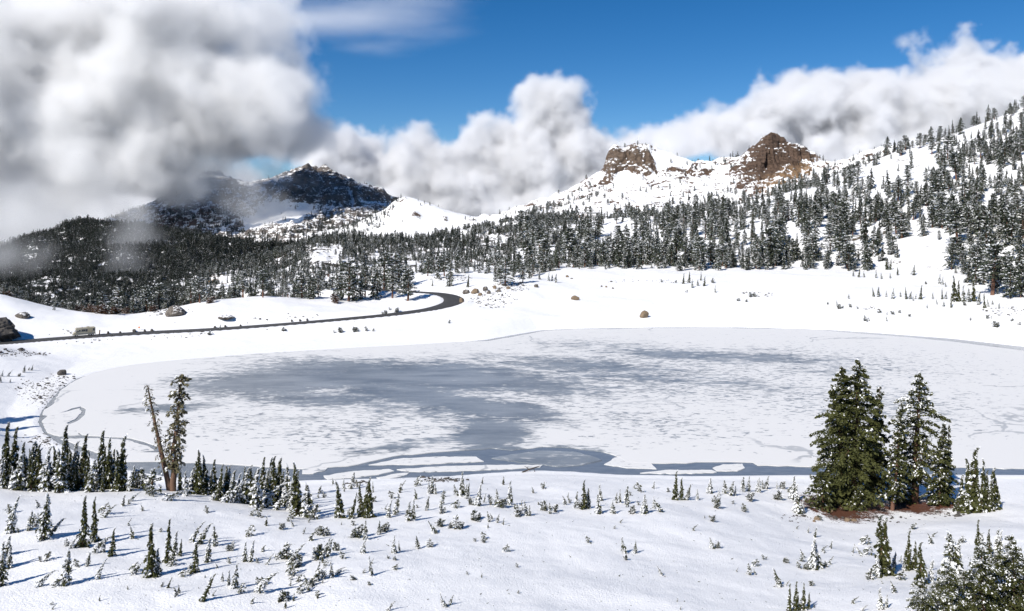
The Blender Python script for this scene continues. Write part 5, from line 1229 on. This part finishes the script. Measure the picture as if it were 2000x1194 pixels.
link('side_panel', boxmesh('side_panel', (1.5, .03, 1.7), (1.75, -1.137, 2.0), C_TAN, .01), rv)
for x, w, z, h in ((-.35, 1.25, 2.1, .72), (.68, .46, 2.05, .85), (2.95, .62, 2.2, .85), (-1.55, .5, 2.05, .5)):
    wn = link('window', boxmesh('window', (w, .03, h), (x, -1.14, z), C_GLASS, .01), rv)
    link('frame', boxmesh('frame', (w + .1, .015, h + .1), (x, -1.129, z), C_GREYTRIM, .005), wn)
ws = link('windscreen', boxmesh('windscreen', (.04, 1.9, .62), (0, 0, 0), C_GLASS, .01), rv); ws.location = (-2.44, 0, 1.86); ws.rotation_euler = (0, R(31), 0)
dr = link('cab_door', boxmesh('cab_door', (.95, .03, .95), (-2.25, -1.136, 1.15), C_CREAM, .01), rv); link('handle', boxmesh('handle', (.16, .04, .04), (-1.95, -1.16, 1.35), C_GREYTRIM, .01), dr)
link('window', boxmesh('window', (.55, .03, .38), (-2.12, -1.14, 1.78), C_GLASS, .01), rv)
for x in (-2.55, 1.75, 2.55):
    for s in (-1, 1):
        wh = link('wheel', wheelmesh('wheel', .40, .26, (x, s * 1.02, .40), C_TYRE), rv)
        link('rim', wheelmesh('rim', .22, .05, (x, s * 1.155, .40), C_RIM), wh)
link('bumper', boxmesh('bumper', (.18, 2.1, .26), (-3.58, 0, .62), C_GREYTRIM, .04), rv); link('bumper', boxmesh('bumper', (.15, 2.1, .22), (3.55, 0, .62), C_GREYTRIM, .04), rv)
for s in (-1, 1):
    link('headlight', boxmesh('headlight', (.06, .3, .22), (-3.53, s * .8, .98), C_LIGHT, .02), rv); link('tail_light', boxmesh('tail_light', (.05, .16, .4), (3.48, s * .95, 1.1), C_RED, .015), rv)
    link('mirror', boxmesh('mirror', (.12, .28, .34), (-2.75, s * 1.32, 1.7), C_TYRE, .03), rv)
link('grille', boxmesh('grille', (.04, 1.1, .26), (-3.53, 0, .98), C_TYRE, .01), rv)
link('roof_unit', boxmesh('roof_unit', (.9, .7, .26), (1.2, 0, 3.17), C_CREAM, .07), rv); link('roof_vent', boxmesh('roof_vent', (.45, .45, .14), (-.6, .2, 3.11), C_GREYTRIM, .03), rv)

# marker posts
M_POST = plain('weathered_tan_post', (0.30, 0.19, 0.10, 1), .8, .2, 10, .3); M_ORANGE = plain('orange_marker_paint', (0.75, 0.22, 0.03, 1), .5, .3, 6, .15)
p = hit(194, 655)
po = link('marker_post', None, label='slim tan post just behind the camper van', cat='post'); po.location = p; po.rotation_euler = (0, R(6), 0)
link('post', boxmesh('post', (.28, .28, 1.45), (0, 0, .7), M_POST, .05), po); link('cap', boxmesh('cap', (.33, .33, .16), (0, 0, 1.5), plain('dark_post_cap', (.06, .05, .04, 1)), .04), po)
p = hit(272, 646)
po = link('snow_marker', None, label='small orange marker plate in snow beyond the road', cat='marker'); po.location = p
link('stake', boxmesh('stake', (.06, .06, 1.0), (0, 0, .5), M_POST, .01), po); link('plate', boxmesh('plate', (.6, .05, .5), (0, -.06, 1.0), M_ORANGE, .02), po)

# ---------------------------------------------------------------- low cabin among the trees inside the bend
p = hit(646, 566, 440, 250)
cb = link('cabin', None, label='low dark cabin with snow on its roof among the pines', cat='building'); cb.location = (p[0], p[1] + 12, ground_z(p[0], p[1] + 12)[0]); cb.rotation_euler = (0, 0, R(12))
C_WALL = plain('dark_brown_cladding', (0.075, 0.05, 0.04, 1), .8, .2, 4, .4)
link('wall', boxmesh('wall', (6.4, 4.6, 2.7), (0, 0, 1.35), C_WALL, .03), cb)
rf = link('roof', prismmesh('roof', [(-3.7, 2.6), (0, 3.9), (3.7, 2.6), (3.7, 2.8), (0, 4.12), (-3.7, 2.8)], -2.9, 2.9, C_WALL, .02), cb)
link('snow_cover', prismmesh('snow_cover', [(-3.72, 2.82), (0, 4.14), (3.72, 2.82), (3.6, 3.15), (0, 4.5), (-3.6, 3.15)], -2.95, 2.95, M_TSNOW, .08), rf)
d_ = link('door', boxmesh('door', (.95, .05, 2.0), (-.6, -2.325, 1.0), plain('cabin_door', (.13, .09, .06, 1)), .02), cb)
link('handle', boxmesh('handle', (.05, .06, .16), (-.25, -2.37, 1.0), C_RIM, .01), d_)
w_ = link('window', boxmesh('window', (1.0, .05, .8), (1.4, -2.325, 1.6), C_GLASS, .01), cb)
link('frame', boxmesh('frame', (1.15, .03, .95), (1.4, -2.312, 1.6), C_TAN, .01), w_)

# ---------------------------------------------------------------- twigs and needles blown over the near snow
r_ = np.random.default_rng(31); n = 1500
px = r_.uniform(0, 2000, n); dd = np.exp(r_.uniform(math.log(41), math.log(118), n)); x = (px - CX) / F * dd
z = ground_z(x, dd); k = z > .3
x, dd, z = x[k], dd[k], z[k]; n = len(x)
a = r_.uniform(0, 6.28, n); D = np.stack([np.cos(a), np.sin(a), r_.uniform(-.1, .5, n)], 1)
V, Fq = kites(np.stack([x, dd, z + .03], 1), D, r_.normal(0, .5, (n, 3)) + np.array([0, 0, .6]), r_.lognormal(-2.1, .5, n), r_.lognormal(-3.8, .4, n))
link('fallen_twigs', make_mesh('fallen_twigs', V, Fq, [M_GREEN], attrs={'v': ('FACE', r_.random(n))}), kind='stuff', label='scattered twigs and needles on the near snow', cat='twigs')

# ---------------------------------------------------------------- seedlings and twig tips poking through the near snow, too small to tell apart
r_ = np.random.default_rng(77)
tiny = []
for i in range(6):
    tm, cm = conifer(300 + i, 1, (.2, .3, .25, .34, .22, .28)[i], .0, 26, 12, .075, (.4, .3, .5, .35, .45, .3)[i], prof=('spire', 'column')[i % 2], droop=.4, up=.15, trunk=.02, bend=(.1, .4, -.2, .3, .5, -.3)[i], gap=.2)
    jm = join_parts('seedling', tm, cm); co = np.empty(len(jm.vertices) * 3, np.float32); jm.vertices.foreach_get('co', co)
    fi = np.empty(len(jm.loops), np.int32); jm.loops.foreach_get('vertex_index', fi); mi = np.empty(len(jm.polygons), np.int32); jm.polygons.foreach_get('material_index', mi)
    v = np.empty(len(jm.polygons), np.float32); jm.attributes['v'].data.foreach_get('value', v)
    tiny.append((co.reshape(-1, 3), fi.reshape(-1, 4), mi, v)); mats_t = list(jm.materials)
AV, AF, AM, AA, off = [], [], [], [], 0
for x0, x1, y0, y1, n, s0, s1 in ((0, 640, 985, 1194, 50, 7, 24), (600, 820, 960, 1120, 22, 7, 22), (640, 1560, 945, 1000, 36, 7, 20), (820, 1500, 1000, 1194, 18, 6, 16), (1500, 1960, 1020, 1180, 30, 8, 24), (560, 660, 1000, 1194, 14, 10, 28)):
    for _ in range(n):
        px, py = r_.uniform(x0, x1), r_.uniform(y0, y1); p = hit(px, py); h = r_.uniform(s0, s1) ** 1.0 * p[1] / F
        co, fi, mi, v = tiny[r_.integers(0, 6)]; a = r_.uniform(-1.2, 1.2); c, s_ = math.cos(a), math.sin(a)
        q = co @ np.array([[c, s_, 0], [-s_, c, 0], [0, 0, 1]]) * h * np.array([1.3, 1.3, 1.0])
        AV.append(q + p - np.array([0, 0, .05 * h])); AF.append(fi + off); off += len(co); AM.append(mi); AA.append(v)
link('seedlings', make_mesh('seedlings', np.concatenate(AV), np.concatenate(AF), mats_t, np.concatenate(AM), attrs={'v': ('FACE', np.concatenate(AA))}), kind='stuff', label='tiny frosted seedlings and twig tips poking through the near snow', cat='seedlings')
